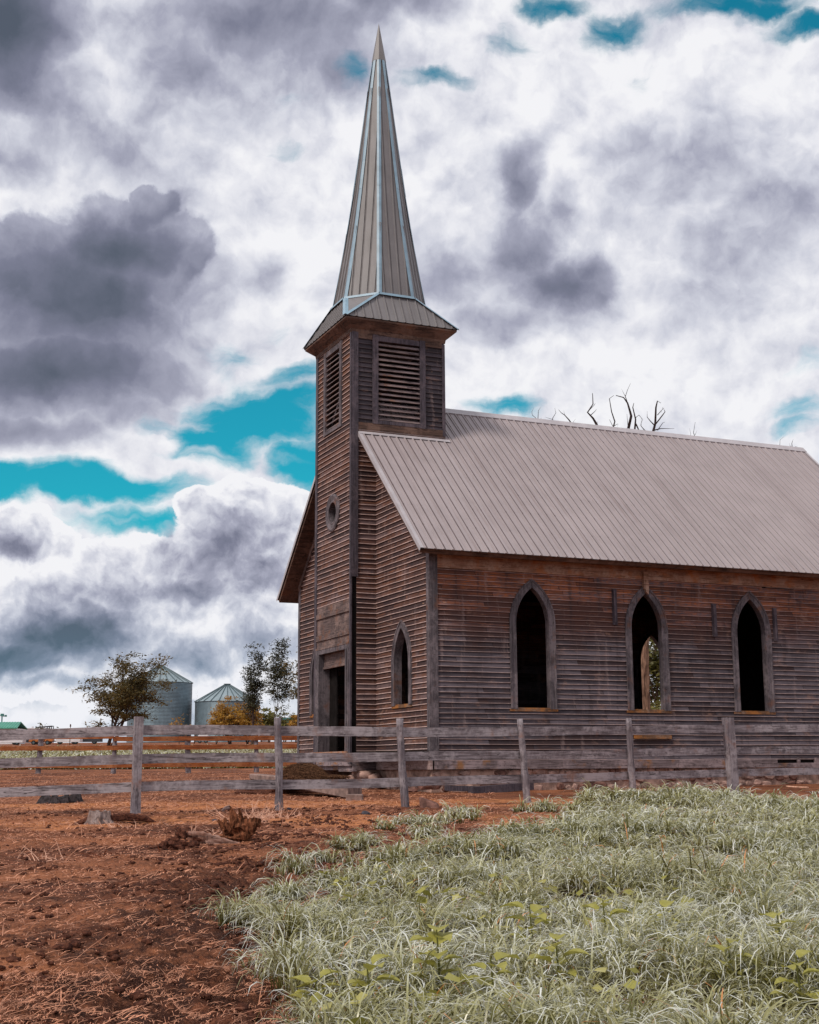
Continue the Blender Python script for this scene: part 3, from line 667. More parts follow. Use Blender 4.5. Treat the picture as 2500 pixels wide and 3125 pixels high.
# panels above the door
mb = MB()
def fb(z0, z1, o, y0=YN+.06, y1=YF-.12): mb.box(-T-o, -T-.0005+.02, y0, y1, z0, z1)
fb(4.05, 4.228, .022); fb(3.92, 4.046, .045); fb(3.48, 3.917, .008); fb(3.335, 3.477, .05); fb(3.155, 3.332, .02); fb(3.10, 3.15, .06)
mb.build('door_panel', 'trimh', church)
mb = MB()
mb.box(-T-.055, -T+.02, YN+.06, DR, .30, DT+.12); mb.box(-T-.075, -T-.055, YN+.19, YN+.27, .30, DT); mb.box(-T-.055, -T+.02, DL, YF-.12, .30, DT+.12)
mb.box(-T-.052, -T+.02, DR, DL, DT, DT+.117)
mb.box(-T+.02, -T+.30, DL, DL+.03, DB, DT); mb.box(-T+.02, -T+.30, DR-.03, DR, DB, DT); mb.box(-T+.02, -T+.3, DR, DL, DT, DT+.03)
df = mb.build('door_frame', 'trim', church)
mb = MB(); mb.box(-T+.10, -T+.13, DR, DL, 2.66, DT); mb.box(-T+.07, -T+.15, DR, DL, 2.60, 2.66); mb.build('transom_panel', 'trimh', df)
mb = MB(); mb.box(-T-.09, -T+.30, YN+.1, YF-.1, .36, .455); mb.build('threshold', 'frieze', df)
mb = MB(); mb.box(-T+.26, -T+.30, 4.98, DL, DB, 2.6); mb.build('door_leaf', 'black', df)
mb = MB(); mb.box(-T-.10, -T+.05, 3.05, 5.9, .10, .135); mb.box(-T-.05, -T+.05, 3.0, 4.0, -.04, .095); mb.box(-T-.02, -T+.05, 3.4, 5.85, .0, .30); mb.build('door_sill_beam', 'base', church)
# round window of the tower
def ringwin(cy, cz, r0, r1, depth):
    mb = MB(); n = 28
    prof = [(r1, 0), (r1, .05), (r1-.05, .07), (r0+.06, .045), (r0+.02, .055), (r0, .05), (r0, -depth)]
    rings = [[PTF(cy+r*math.cos(2*math.pi*i/n), cz+r*math.sin(2*math.pi*i/n), o) for i in range(n)] for r, o in prof]
    for A_, B_ in zip(rings[:-1], rings[1:]):
        for i in range(n): mb.poly([A_[i], A_[(i+1) % n], B_[(i+1) % n], B_[i]])
    return mb.build('round_window', 'trim', church)
ringwin(W/2, 6.63, .27, .50, .12)
# louvered belfry openings
def louver(P, c, hw, z0, z1, cas, n, mats=('trim_dark', 'trim_dark')):
    mb = MB()
    def bx(u0, u1, za, zb, o0, o1): mb.hexa([P(u0, za, o0), P(u1, za, o0), P(u1, za, o1), P(u0, za, o1), P(u0, zb, o0), P(u1, zb, o0), P(u1, zb, o1), P(u0, zb, o1)])
    bx(c-hw-cas, c-hw, z0-.1, z1+.16, -.1, .055); bx(c+hw, c+hw+cas, z0-.1, z1+.16, -.1, .055)
    bx(c-hw, c+hw, z1, z1+.14, -.1, .05); bx(c-hw, c+hw, z0-.09, z0, -.1, .05)
    fr = mb.build('louver_frame', mats[0], church)
    mb = MB(); st = (z1-z0)/n
    for i in range(n):
        z = z0+i*st+.01; j = (hsh(i, c)-.5)*.012; j2 = (hsh(i+9, c)-.5)*.014
        mb.hexa([P(c-hw, z+j, .026), P(c+hw, z+j2, .026), P(c+hw, z+.008+j2, .042), P(c-hw, z+.008+j, .042),
                 P(c-hw, z+.072, -.030), P(c+hw, z+.072, -.030), P(c+hw, z+.082, -.016), P(c-hw, z+.082, -.016)])
    mb.build('slats', 'louv', fr)
M['louv'] = wood_mat('louver_slat_wood', 'h', (.20, .15, .155, 1), (.05, .036, .04, 1), (.20, .14, .13, 1), (.20, .085, .04, 1), .12, .5)
louver(PTN, .634, .595, 8.88, 11.02, .16, 16); louver(PTF, 4.585, .525, 8.92, 11.0, .15, 15, ('trim', 'trim'))
# --- main roof
def rib(mb, a, b, nrm, w=.055, h=.024, mi=0, dirt=None):  # dirt: material index of the shade painted on the far flank
    a, b, n_ = np.array(a, float), np.array(b, float), np.array(nrm, float); d = b-a; L_ = np.linalg.norm(d)
    if L_ < .02: return
    d /= L_; r = np.cross(d, n_); r /= np.linalg.norm(r)
    p = [a-r*w/2, a-r*w*.25+n_*h, a+r*w*.25+n_*h, a+r*w/2]; q = [x+d*L_ for x in p]
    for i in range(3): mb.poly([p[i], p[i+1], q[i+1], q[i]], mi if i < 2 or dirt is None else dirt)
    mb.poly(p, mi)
    if dirt is not None:  # dark strip along the rib foot, rib shade put into the colour
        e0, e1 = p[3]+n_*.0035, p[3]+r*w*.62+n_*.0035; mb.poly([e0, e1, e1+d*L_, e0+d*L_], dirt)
def slope_pt(side, x, dist, off=0.0):
    """side 0 near, 1 far; dist down from the ridge measured level; off along the normal"""
    c_ = 1/math.sqrt(1+SLP*SLP); y = dist; z = HR-dist*SLP
    y += off*SLP*c_; z += off*c_
    return (x, W/2-y, z) if side == 0 else (x, W/2+y, z)
DE = W/2+OY
for side in (0, 1):
    mb = MB()
    mb.poly([slope_pt(side, -OV, DE), slope_pt(side, LR, DE), slope_pt(side, LR, 0), slope_pt(side, -OV, 0)])
    mb.poly([slope_pt(side, -OV, DE, -.012), slope_pt(side, LR, DE, -.012), slope_pt(side, LR, 0, -.012), slope_pt(side, -OV, 0, -.012)])
    nn = np.array(slope_pt(side, 0, 1, 1))-np.array(slope_pt(side, 0, 1, 0))
    x = -OV+.10
    while x < LR:
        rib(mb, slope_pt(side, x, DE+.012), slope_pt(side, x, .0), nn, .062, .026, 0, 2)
        x += .2286
    if side == 0:
        for r_ in range(9):
            dd = DE-.12-r_*.62; x = -OV+.15
            while x < LR:
                p = np.array(slope_pt(0, x+(hsh(r_, x)-.5)*.01, dd, .004)); s_ = .011
                mb.box(p[0]-s_, p[0]+s_, p[1]-s_, p[1]+s_, p[2]-.008, p[2]+.012, 1); x += .2286
    mb.build('roof_panel', ['roof', 'screw', 'roof_rib_shade'], church)
    mb = MB()
    mb.hexa([slope_pt(side, -OV+.02, DE-.03, -.16), slope_pt(side, LR-.02, DE-.03, -.16), slope_pt(side, LR-.02, 0, -.16), slope_pt(side, -OV+.02, 0, -.16),
             slope_pt(side, -OV+.02, DE-.03, -.02), slope_pt(side, LR-.02, DE-.03, -.02), slope_pt(side, LR-.02, 0, -.02), slope_pt(side, -OV+.02, 0, -.02)])
    mb.build('roof_deck', 'soffit', church)
    a0, a1 = slope_pt(side, 0, DE+.01, .020), slope_pt(side, 0, 0, .020)
    for x0 in (-OV-.025, LR-.06):
        mb = MB()
        mb.poly([(x0, *a0[1:]), (x0+.09, *a0[1:]), (x0+.09, *a1[1:]), (x0, *a1[1:])])
        xx = x0 if x0 < 0 else x0+.09
        b0, b1 = slope_pt(side, 0, DE+.01, -.075), slope_pt(side, 0, 0, -.075)
        mb.poly([(xx, *a0[1:]), (xx, *b0[1:]), (xx, *b1[1:]), (xx, *a1[1:])])
        mb.build('verge_trim', 'flash_tan', church)
mb = MB()
for side in (0, 1):
    mb.poly([slope_pt(side, A-T-.02, .17, .030), slope_pt(side, LR+.03, .17, .030), slope_pt(side, LR+.03, 0, .042), slope_pt(side, A-T-.02, 0, .042)])
    mb.poly([slope_pt(side, A-T-.02, .17, .030), slope_pt(side, LR+.03, .17, .030), slope_pt(side, LR+.03, .17, .002), slope_pt(side, A-T-.02, .17, .002)])
mb.build('ridge_cap', 'flash_tan', church)
mb = MB()
p0, p1 = slope_pt(0, 0, A/2+.015, .028), slope_pt(0, 0, A/2+.11, .028)
mb.poly([(-OV, *p0[1:]), (A-T+.14, *p0[1:]), (A-T+.14, *p1[1:]), (-OV, *p1[1:])])
mb.poly([(-OV, YN-.045, p0[2]+.03), (A-T+.14, YN-.045, p0[2]+.03), (A-T+.14, *p0[1:]), (-OV, *p0[1:])])
mb.build('tower_flashing', 'flash_tan', church)
# --- skirt roof and spire
CX, CY = A/2-T, W/2; E_ = A/2+.303; ZT, ZO, R8, ZA = 11.526, 12.408, 1.2686, 20.934
def oc(k_, R, z): t = math.radians(22.5+45*k_); return np.array((CX+R*math.cos(t), CY+R*math.sin(t), z))
sq = [np.array((CX+E_*sx, CY+E_*sy, ZT)) for sx, sy in ((1, 1), (-1, 1), (-1, -1), (1, -1))]
mb = MB()
for k_ in range(4):            # the corner k_ lies between the octagon points 2k_ and 2k_+1
    c0 = sq[k_]; a0, a1 = oc(2*k_, R8, ZO), oc(2*k_+1, R8, ZO); mb.poly([c0, a1, a0])
    c1 = sq[(k_+1) % 4]; b1 = oc(2*k_+2, R8, ZO); mb.poly([c0, c1, b1, a1])
    n_ = np.cross(c1-c0, a1-c0); n_ /= np.linalg.norm(n_)
    if n_[2] < 0: n_ = -n_
    ed = (c1-c0)/np.linalg.norm(c1-c0); Ls = np.linalg.norm(c1-c0); top = (a1+b1)/2-(c0+c1)/2
    ua = np.dot(a1-c0, ed); ub = np.dot(b1-c0, ed); u = .07
    while u < Ls:
        f = u/ua if u < ua else ((Ls-u)/(Ls-ub) if u > ub else 1)
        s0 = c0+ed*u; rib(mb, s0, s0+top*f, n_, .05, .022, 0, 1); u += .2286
mb.build('skirt_roof', ['spire', 'spire_rib_shade'], church)
def strip(mb, a, b, nrm, w, off=.014):
    a, b, n_ = np.array(a), np.array(b), np.array(nrm); d = b-a; d /= np.linalg.norm(d); r = np.cross(d, n_); r /= np.linalg.norm(r)
    q = n_*off
    mb.poly([a-r*w/2+q*.3, b-r*w/2+q*.3, b+q*1.6, a+q*1.6]); mb.poly([a+q*1.6, b+q*1.6, b+r*w/2+q*.3, a+r*w/2+q*.3])
mb = MB()
for k_ in range(4):
    c0 = sq[k_]; out = np.array((c0[0]-CX, c0[1]-CY, 0)); out /= np.linalg.norm(out)
    for a_ in (oc(2*k_, R8, ZO), oc(2*k_+1, R8, ZO)): strip(mb, c0, a_, out*.55+np.array((0, 0, .83)), .15, .022)
for k_ in range(8):
    a_, b_ = oc(k_, R8+.045, ZO-.03), oc(k_+1, R8+.045, ZO-.03); out = (a_+b_)/2-np.array((CX, CY, ZO)); out /= np.linalg.norm(out)
    strip(mb, a_, b_, out*.6+np.array((0, 0, .8)), .13, .03)
mb.build('hip_flashing', 'flash', church)
mb = MB()                      # boxed wooden cornice below the skirt roof
q0, q1 = E_-.02, A/2+.0
for k_ in range(4):
    sx, sy = ((1, 1), (-1, 1), (-1, -1), (1, -1))[k_]; tx, ty = ((1, 1), (-1, 1), (-1, -1), (1, -1))[(k_+1) % 4]
    g = lambda s1, s2, q, z: (CX+s1*q, CY+s2*q, z)
    mb.poly([g(sx, sy, q0, ZT-.015), g(tx, ty, q0, ZT-.015), g(tx, ty, q0, ZT-.06), g(sx, sy, q0, ZT-.06)])
    mb.poly([g(sx, sy, q0, ZT-.06), g(tx, ty, q0, ZT-.06), g(tx, ty, q1+.06, 11.27), g(sx, sy, q1+.06, 11.27)])
    mb.poly([g(sx, sy, q1+.06, 11.27), g(tx, ty, q1+.06, 11.27), g(tx, ty, q1+.045, 11.18), g(sx, sy, q1+.045, 11.18)])
    mb.poly([g(sx, sy, q1+.045, 11.18), g(tx, ty, q1+.045, 11.18), g(tx, ty, q1-.02, 11.18), g(sx, sy, q1-.02, 11.18)])
mb.build('cornice', 'soffit', church)
def RS(t): return R8*(1-t)*(1-.085*math.sin(math.pi*min(1, t*1.12)))
zz = lambda t: ZO+(ZA-ZO)*t
mb = MB(); NS = 9; ts = [i/NS*.866 for i in range(NS+1)]
for k_ in range(8):
    for t0, t1 in zip(ts[:-1], ts[1:]):
        mb.poly([oc(k_, RS(t0), zz(t0)), oc(k_+1, RS(t0), zz(t0)), oc(k_+1, RS(t1), zz(t1)), oc(k_, RS(t1), zz(t1))])
        hw0 = RS(t0)*math.sin(math.pi/8); hw1 = RS(t1)*math.sin(math.pi/8)
        m0 = (oc(k_, RS(t0), zz(t0))+oc(k_+1, RS(t0), zz(t0)))/2; m1 = (oc(k_, RS(t1), zz(t1))+oc(k_+1, RS(t1), zz(t1)))/2
        ed = oc(k_+1, 1, 0)-oc(k_, 1, 0); ed /= np.linalg.norm(ed); n_ = np.cross(m1-m0, ed); n_ /= np.linalg.norm(n_)
        if np.dot(n_, m0-np.array((CX, CY, m0[2]))) < 0: n_ = -n_
        for u in (-.34, -.115, .115, .34):
            if abs(u) > hw0-.03: continue
            f = 1 if abs(u) <= hw1 else (hw0-abs(u))/(hw0-hw1)
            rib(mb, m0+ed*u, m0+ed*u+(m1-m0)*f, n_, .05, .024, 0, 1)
sp = mb.build('spire', ['spire', 'spire_rib_shade'], church)
mb = MB()
for k_ in range(8):
    for i, (t0, t1) in enumerate(zip(ts[:-1], ts[1:])):
        a_, b_ = oc(k_, RS(t0), zz(t0)), oc(k_, RS(t1), zz(t1)); out = a_-np.array((CX, CY, a_[2])); out /= np.linalg.norm(out)
        strip(mb, a_, b_, out, .135-.035*t0, .016+(.004 if i == 4 else 0))
mb.build('spire_flashing', 'flash', sp)
mb = MB(); tip = np.array((CX, CY, ZA+.02))
for k_ in range(8):
    a_, b_ = oc(k_, .205, 19.74), oc(k_+1, .205, 19.74); mb.poly([a_, b_, tip]); c_, d_ = oc(k_, .195, 19.70), oc(k_+1, .195, 19.70); mb.poly([c_, d_, b_, a_])
mb.build('spire_cap', 'spire', sp)

# ------------------------------------------------------------------ fences
def irregular_post(name, base, top, r, parent, square=False, seed=0, matn='post', flat=None):
    random.seed(seed); mb = MB(); n = 9; N = 14
    base, top = np.array(base, float), np.array(top, float)
    if square:
        w, h = r*1.05, r*.9; pts = []
        for i in range(N+1):
            t = i/N; c = base+(top-base)*t; j = lambda: random.uniform(-.004, .004)
            pts.append([c+np.array((sx*w+j(), sy*h+j(), 0)) for sx, sy in ((-1, -1), (1, -1), (1, 1), (-1, 1))])
        pts = [[(p[0]*math.cos(-YAW)-0*p[1], p[1], p[2]) if False else p for p in q] for q in pts]
        for a, b in zip(pts[:-1], pts[1:]):
            for k_ in range(4): mb.poly([a[k_], a[(k_+1) % 4], b[(k_+1) % 4], b[k_]])
        mb.poly(pts[-1])
        return mb.build(name, matn, parent)
    cs = []; rr = []
    ph = random.random()*6
    for i in range(N+1):
        t = i/N; cs.append(base+(top-base)*t+np.array((math.sin(t*7+ph)*.007+random.uniform(-.003, .003), 0, 0)))
        rr.append(r*(1.12-.22*t)*(1+random.uniform(-.05, .06)))
    for kk in random.sample(range(2, N-1), 3): rr[kk] *= 1.13
    mb.tube(cs, rr, 10, jit=.05); o = mb.build(name, matn, parent, smooth=True); return o
def rail(name, a, b, h, th, parent, matn, seed):
    random.seed(seed); mb = MB(); a, b = np.array(a, float), np.array(b, float); n = 8
    d = b-a; r = np.array((-d[1], d[0], 0)); r /= np.linalg.norm(r); sag = random.uniform(-.014, .012); tw = random.uniform(-.008, .008)
    rows = []
    for i in range(n+1):
        t = i/n; c = a+d*t+np.array((0, 0, sag*4*t*(1-t)))+r*(tw*math.sin(t*3)); hh = h/2*(1+random.uniform(-.03, .03))
        rows.append([c-r*th/2+(0, 0, -hh), c+r*th/2+(0, 0, -hh), c+r*th/2+(0, 0, hh), c-r*th/2+(0, 0, hh)])
    for p, q in zip(rows[:-1], rows[1:]):
        for k_ in range(4): mb.poly([p[k_], p[(k_+1) % 4], q[(k_+1) % 4], q[k_]])
    mb.poly(rows[0]); mb.poly(rows[-1]); return mb.build(name, matn, parent)
# near fence: (pixel column of the foot, of the head, forward distance, rail heights top to bottom in photo rows, post top row, radius)
FP = [(-1720, -1725, 21.6, (2275, 2364, 2459), 2222, .066, False), (-1140, -1130, 21.9, (2270, 2357, 2450), 2218, .064, False), (-560, -560, 22.2, (2262, 2347, 2438), 2215, .068, False), (419, 424, 22.9, (2228, 2316, 2401), 2187, .068, True), (857, 848, 23.5, (2230, 2312, 2394), 2190, .062, False),
      (1238, 1219, 24.2, (2234, 2309, 2387), 2193, .066, False), (1611, 1586, 25.7, (2231.5, 2304, 2377), 2193.5, .063, False),
      (1930, 1918, 27.8, (2228, 2298, 2367), 2192, .066, False), (2235, 2221, 29.7, (2224, 2292, 2358.5), 2190, .095, True), (2640, 2630, 32.2, (2222, 2287, 2350), 2188, .07, False),
      (3050, 3045, 34.8, (2220, 2284, 2345), 2186, .07, False)]
b0 = D(FP[3][0], FP[3][2])
nf = empty('board_fence', tuple(b0), 'grey weathered board fence of crooked posts and three rails in front of the church', 'fence')
perp = np.array((FWD[0], FWD[1], 0))
pts = []
for i, (xb, xt, dp, rows, tp, r, sq_) in enumerate(FP):
    f = D(xb, dp); d = ray(xt, tp); k_ = dp/(d[:2]@FWD); top = CAM+d*k_
    irregular_post('post', f-np.array((0, 0, .25)), top, r, nf, sq_, 38+i)
    pts.append([np.array(list((CAM+ray(xb+(xt-xb)*.5, row)*(dp/(ray(xb, row)[:2]@FWD))))) for row in rows])
for i in range(len(pts)-1):
    for j in range(3):
        a, b = pts[i][j]+perp*(.095+(.0 if i % 2 else .004)), pts[i+1][j]+perp*.095
        dd = (b-a)/np.linalg.norm(b-a); rail('rail', a+dd*.003, b-dd*.003, .158 if j else .165, .032, nf, 'rail', 94+i*3+j)
# far fence beyond the yard
BP = [(-700, 52.8), (-500, 52.6), (-300, 52.4), (-95, 52.2), (118, 51.9), (348, 51.4), (577, 51.8), (784, 52.3), (1010, 52.9), (1250, 53.4)]
f0 = D(348, 51.4)
ff = empty('far_board_fence', tuple(f0), 'orange brown lichened board fence at the far side of the yard', 'fence')
pp = [D(x, d) for x, d in BP]
for i, p in enumerate(pp): irregular_post('post', p-np.array((0, 0, .2)), p+np.array((random.uniform(-.08, .08), 0, 1.36)), .085, ff, i % 2 == 0, 70+i)
for i in range(len(pp)-1):
    for j, hgt in enumerate((1.37 if i < 5 else 1.28, .95, .30)):
        o = -perp*.11; up_ = np.array((0, 0, hgt)); rail('rail', pp[i]+o+up_, pp[i+1]+o+up_, .17, .03, ff, 'rust_rail', 200+i*3+j)

# ------------------------------------------------------------------ things lying in the yard
def rough_lump(mb, c, r, seed, n=3, amp=.25, rot=0.0, flat=.0):
    import bmesh
    bm = bmesh.new(); bmesh.ops.create_icosphere(bm, subdivisions=n, radius=1); rs = random.Random(seed); o = rs.random()*40
    base = len(mb.v); cs, sn = math.cos(rot), math.sin(rot)
    for v in bm.verts:
        q = v.co
        k_ = 1+amp*(math.sin(q.x*4+o)*math.cos(q.y*3.3+o*2)+.6*math.sin(q.z*7+q.x*5+o)+.4*(rs.random()-.5))
        x, y, z = q.x*r[0]*k_, q.y*r[1]*k_, max(q.z, -.35)*r[2]*k_
        mb.v.append((c[0]+x*cs-y*sn, c[1]+x*sn+y*cs, c[2]+z))
    for f in bm.faces: mb.f.append(tuple(base+v.index for v in f.verts)); mb.mi.append(0)
    bm.free()
def P3(px, depth, up=0.0):
    p = D(px, depth); return p+np.array((0, 0, up))
V = lambda l, z=0.0, s=0.0: np.array((LAT[0]*l+FWD[0]*s, LAT[1]*l+FWD[1]*s, z))
# flat charred stump behind the fence
c = P3(190, 27.6); mb = MB(); n = 26
random.seed(5); prof = [(.46, -.05), (.40, .06), (.37, .13), (.33, .15), (.2, .09), (.0, .06)]
rn = [1+.09*math.sin(i*1.3)+.07*math.sin(i*2.9+1)+random.uniform(-.04, .04) for i in range(n)]
rows = [[c+V(r*rn[i]*math.cos(2*math.pi*i/n), z*(1 if z < .05 else .62+.75*abs(math.sin(i*1.9)*math.sin(i*.7+1))), r*rn[i]*math.sin(2*math.pi*i/n)) for i in range(n)] for r, z in prof]
for a, b in zip(rows[:-1], rows[1:]):
    for i in range(n): mb.poly([a[i], a[(i+1) % n], b[(i+1) % n], b[i]])
st = mb.build('tree_stump', 'char', loc=tuple(c)); tag(st, 'low blackened tree stump behind the fence at the left', 'stump')
# pale stump in front of the fence
c = G(303, 2512); root = empty('tree_stump', tuple(c), 'pale grey broken stump with a root ridge beside the left fence post', 'stump')
mb = MB(); n = 20; random.seed(9)
rn = [1+.16*math.sin(i*1.7)+random.uniform(-.08, .08) for i in range(n)]
prof = [(.24, -.06), (.165, .05), (.14, .14), (.135, .17), (.09, .15), (0, .13)]
rows = [[c+V(r*rn[i]*math.cos(2*math.pi*i/n), z*(1+.12*math.sin(i*2.2))+random.uniform(-.008, .01), r*rn[i]*math.sin(2*math.pi*i/n)) for i in range(n)] for r, z in prof]
for a, b in zip(rows[:-1], rows[1:]):
    for i in range(n): mb.poly([a[i], a[(i+1) % n], b[(i+1) % n], b[i]])
mb.build('stump_body', 'stump', root)
mb = MB()
mb.tube([c+V(-.08, .07), c+V(-.22, .02, -.05), c+V(-.38, -.03, -.08)], [.06, .045, .02], 8, jit=.15)
mb.tube([c+V(.10, .06, .05), c+V(.34, .085, .15), c+V(.62, .05, .28), c+V(.80, -.02, .3)], [.05, .06, .045, .02], 9, jit=.25)
mb.build('roots', 'clod', root)
# rotten root ball with two log pieces
c = G(703, 2570); root = empty('root_wad', tuple(c), 'rust brown rotten root wad with twisted prongs lying in front of the fence', 'root wad')
random.seed(21)
def gnarl(path, rad, seed, n=11, amp=.3, jt=.16):
    """ragged wood: dense rings, radius modulated into ridges along the limb"""
    random.seed(seed); P_ = []; R_ = []
    path = [np.array(p, float) for p in path]; K = len(path)-1; ph = [random.random()*6 for _ in range(4)]
    m_ = MB(); N = K*5; rings = []
    for i in range(N+1):
        u = i/N*K; k_ = min(int(u), K-1); f = u-k_; cc = path[k_]*(1-f)+path[k_+1]*f; r = rad[k_]*(1-f)+rad[k_+1]*f
        d = path[k_+1]-path[k_]; d /= np.linalg.norm(d); a = np.cross(d, (LAT[0], LAT[1], 0) if abs(d[2]) > .7 else (0, 0, 1)); a /= np.linalg.norm(a)+1e-9; b = np.cross(d, a)
        ring = []
        for j in range(n):
            t = 2*math.pi*j/n; q = r*(1+amp*math.sin(3*t+ph[0]+i*.12)+amp*.6*math.sin(5*t+ph[1]-i*.2)+random.uniform(-jt, jt))
            ring.append(cc+(a*math.cos(t)+b*math.sin(t))*q)
        rings.append(ring)
    for A_, B_ in zip(rings[:-1], rings[1:]):
        for j in range(n): m_.poly([A_[j], A_[(j+1) % n], B_[(j+1) % n], B_[j]])
    m_.poly(rings[0]); m_.poly(rings[-1]); return m_
def merge(ms):
    o = MB()
    for m_ in ms:
        b_ = len(o.v); o.v += m_.v; o.f += [tuple(i+b_ for i in f) for f in m_.f]; o.mi += m_.mi
    return o
K = 1/258.0
def q(px, py, s=0.0): return c+V((px-703)*K, (2570-py)*K, s)
merge([gnarl([q(718, 2572), q(712, 2540), q(719, 2508), q(708, 2480), q(697, 2463)], [.13, .095, .06, .032, .014], 1, 17, .34),
       gnarl([q(706, 2556, .03), q(690, 2532, .02), q(663, 2505)], [.075, .05, .010], 2, 13, .4), gnarl([q(702, 2540, -.06), q(692, 2520, -.09), q(688, 2496, -.08)], [.05, .032, .010], 12, 13, .4),
       gnarl([q(735, 2556, .06), q(739, 2518, .05), q(733, 2490, .03), q(729, 2470)], [.085, .055, .022, .008], 3, 15, .42), gnarl([q(722, 2540, -.02), q(723, 2508, -.04), q(719, 2482, -.03)], [.06, .035, .008], 14, 13, .4),
       gnarl([q(745, 2552, .06), q(752, 2520, .08), q(746, 2492, .06)], [.065, .035, .008], 16, 13, .4), gnarl([q(725, 2566, -.08), q(700, 2560, -.14), q(670, 2556, -.1)], [.07, .045, .02], 17, 13, .4),
       gnarl([q(720, 2560, .05), q(757, 2536, .06), q(782, 2504)], [.085, .05, .012], 4, 15, .42), gnarl([q(722, 2566, .10), q(735, 2558, .12), q(762, 2560, .1)], [.10, .09, .04], 19, 13, .4)]).build('root_ball', 'rotwood', root)
merge([gnarl([q(702, 2558, -.05), q(735, 2538, -.08), q(765, 2520, -.08), q(784, 2512, -.06), q(796, 2524, -.05)], [.07, .085, .075, .05, .022], 5),
       gnarl([q(742, 2552, -.03), q(762, 2536, -.05), q(775, 2522)], [.07, .06, .02], 6)]).build('root_prong', 'rotwood', root)
merge([gnarl([q(700, 2466, 0), q(688, 2468, -.02), q(677, 2476, -.03)], [.022, .02, .012], 8)]).build('pale_prong', 'greywood', root)
M['logwood'] = wood_mat('brown_log_wood', 'h', (.20, .085, .055, 1), (.045, .02, .015, 1), (.34, .21, .17, 1), None, 0, .5)
c2 = G(660, 2578); lg = gnarl([q(585, 2542, -.30), q(608, 2550, -.29), q(645, 2562, -.27), q(690, 2572, -.25), q(745, 2583, -.24), (q(815, 2590, -.2))], [.04, .070, .080, .070, .050, .025], 9, n=16, amp=.22)
lo = lg.build('log', 'logwood', loc=tuple(c2), smooth=False); tag(lo, 'grey brown split log lying against the front of the rotten root wad', 'log')
c = G(535, 2590); mb = MB(); rough_lump(mb, c+V(.03, .03), (.13, .10, .085), 3); rough_lump(mb, c+V(.06, .14), (.07, .06, .08), 4); rough_lump(mb, c+V(-.10, .03), (.07, .07, .07), 5); rough_lump(mb, c+V(.18, .02), (.10, .07, .05), 6)
o = mb.build('dirt_clump', 'clod', loc=tuple(c)); tag(o, 'dark knobbly clump of dirt and root left of the root wad', 'dirt clump')
# brown wedge rock, small dark rock
c = G(1312, 2466); mb = MB()
a = [c+V(l, z, s) for l, z, s in ((-.17, -.05, -.1), (.17, -.05, -.12), (.19, -.05, .12), (-.14, -.05, .14), (-.20, .20, -.02), (.13, .06, -.07), (.15, .09, .10), (-.14, .19, .11))]
mb.hexa(a); o = mb.build('rock', 'rock', loc=tuple(c)); o.modifiers.new('b', 'BEVEL').width = .02; tag(o, 'brown wedge shaped rock at the foot of the third fence post', 'rock')
c = G(1116, 2491); mb = MB(); rough_lump(mb, c+V(0, .03), (.075, .06, .055), 8, 2, .12); o = mb.build('rock', 'darkrock', loc=tuple(c)); tag(o, 'small dark bluish rock on the orange dirt before the door', 'rock')
for px, py, r, lab in ((883, 2473, .05, 'tiny dark stone left of the dark bluish rock'), (655, 2508, .04, 'tiny dark stone on bare dirt just behind the root wad')):
    c = G(px, py); mb = MB(); rough_lump(mb, c+V(0, .02), (r, r*.8, r*.6), px, 2, .15); o = mb.build('small_stone', 'darkrock', loc=tuple(c)); tag(o, lab, 'stone')
# concrete slab tipped up before the door, its block, hay heap
B_ = D(1062, 28.2); A_ = D(762, 31.8)
mb = MB(); up1 = np.array((0, 0, 1.0)); wv = V(0, 0, 1.15)
a0 = B_+np.array((0, 0, .00)); l0 = A_+np.array((0, 0, .30))
mb.hexa([l0, a0, a0+wv+V(.25), l0+wv*.7+V(.1), l0+up1*.13, a0+up1*.30, a0+wv+V(.25)+up1*.30, l0+wv*.7+up1*.13+V(.1)])
o = mb.build('concrete_slab', 'concrete', loc=tuple((A_+B_)/2)); o.modifiers.new('b', 'BEVEL').width = .02; tag(o, 'long tilted concrete step slab lying in front of the church door', 'slab')
c = D(1082, 27.4); mb = MB(); mb.hexa([c+V(l, z, s) for l, z, s in ((-.17, -.03, -.12), (.17, -.03, -.10), (.18, -.03, .14), (-.15, -.03, .15), (-.16, .12, -.11), (.16, .11, -.1), (.17, .12, .13), (-.15, .12, .13))])
o = mb.build('concrete_block', 'concrete', loc=tuple(c)); o.modifiers.new('b', 'BEVEL').width = .015; tag(o, 'small concrete block on the dirt at the right end of the tilted slab', 'block')
c = l0*.45+a0*.55+V(0, .0, .45); c = np.array(list(D(922, 30.2)[:2])+[zat(2382, 30.2, 922)])
def heap(c, rx, ry, rz, n, seed, ln=.22):
    g = np.random.default_rng(seed); mb = MB(); rough_lump(mb, c, (rx*.93, ry*.93, rz*.93), seed, 3, .10)
    for _ in range(n):
        t = g.uniform(0, 2*math.pi); ph = g.uniform(.05, 1.5); p = c+V(rx*math.cos(t)*math.cos(ph), rz*math.sin(ph), ry*math.sin(t)*math.cos(ph))
        d = V(g.normal()*.8+.4, -abs(g.normal())*.35, g.normal()*.5); d = d/np.linalg.norm(d)*ln*g.uniform(.4, 1); w = np.array((0, 0, .006)); m_ = p+d*.5+np.array((0, 0, .01))
        mb.poly([p-w, m_-w, m_+w, p+w]); mb.poly([m_-w, p+d, m_+w])
    return mb
o = heap(c, .46, .5, .36, 2600, 3).build('hay_heap', 'hay', loc=tuple(c)); tag(o, 'dark brown heap of rotten hay piled on the tilted slab', 'hay heap')
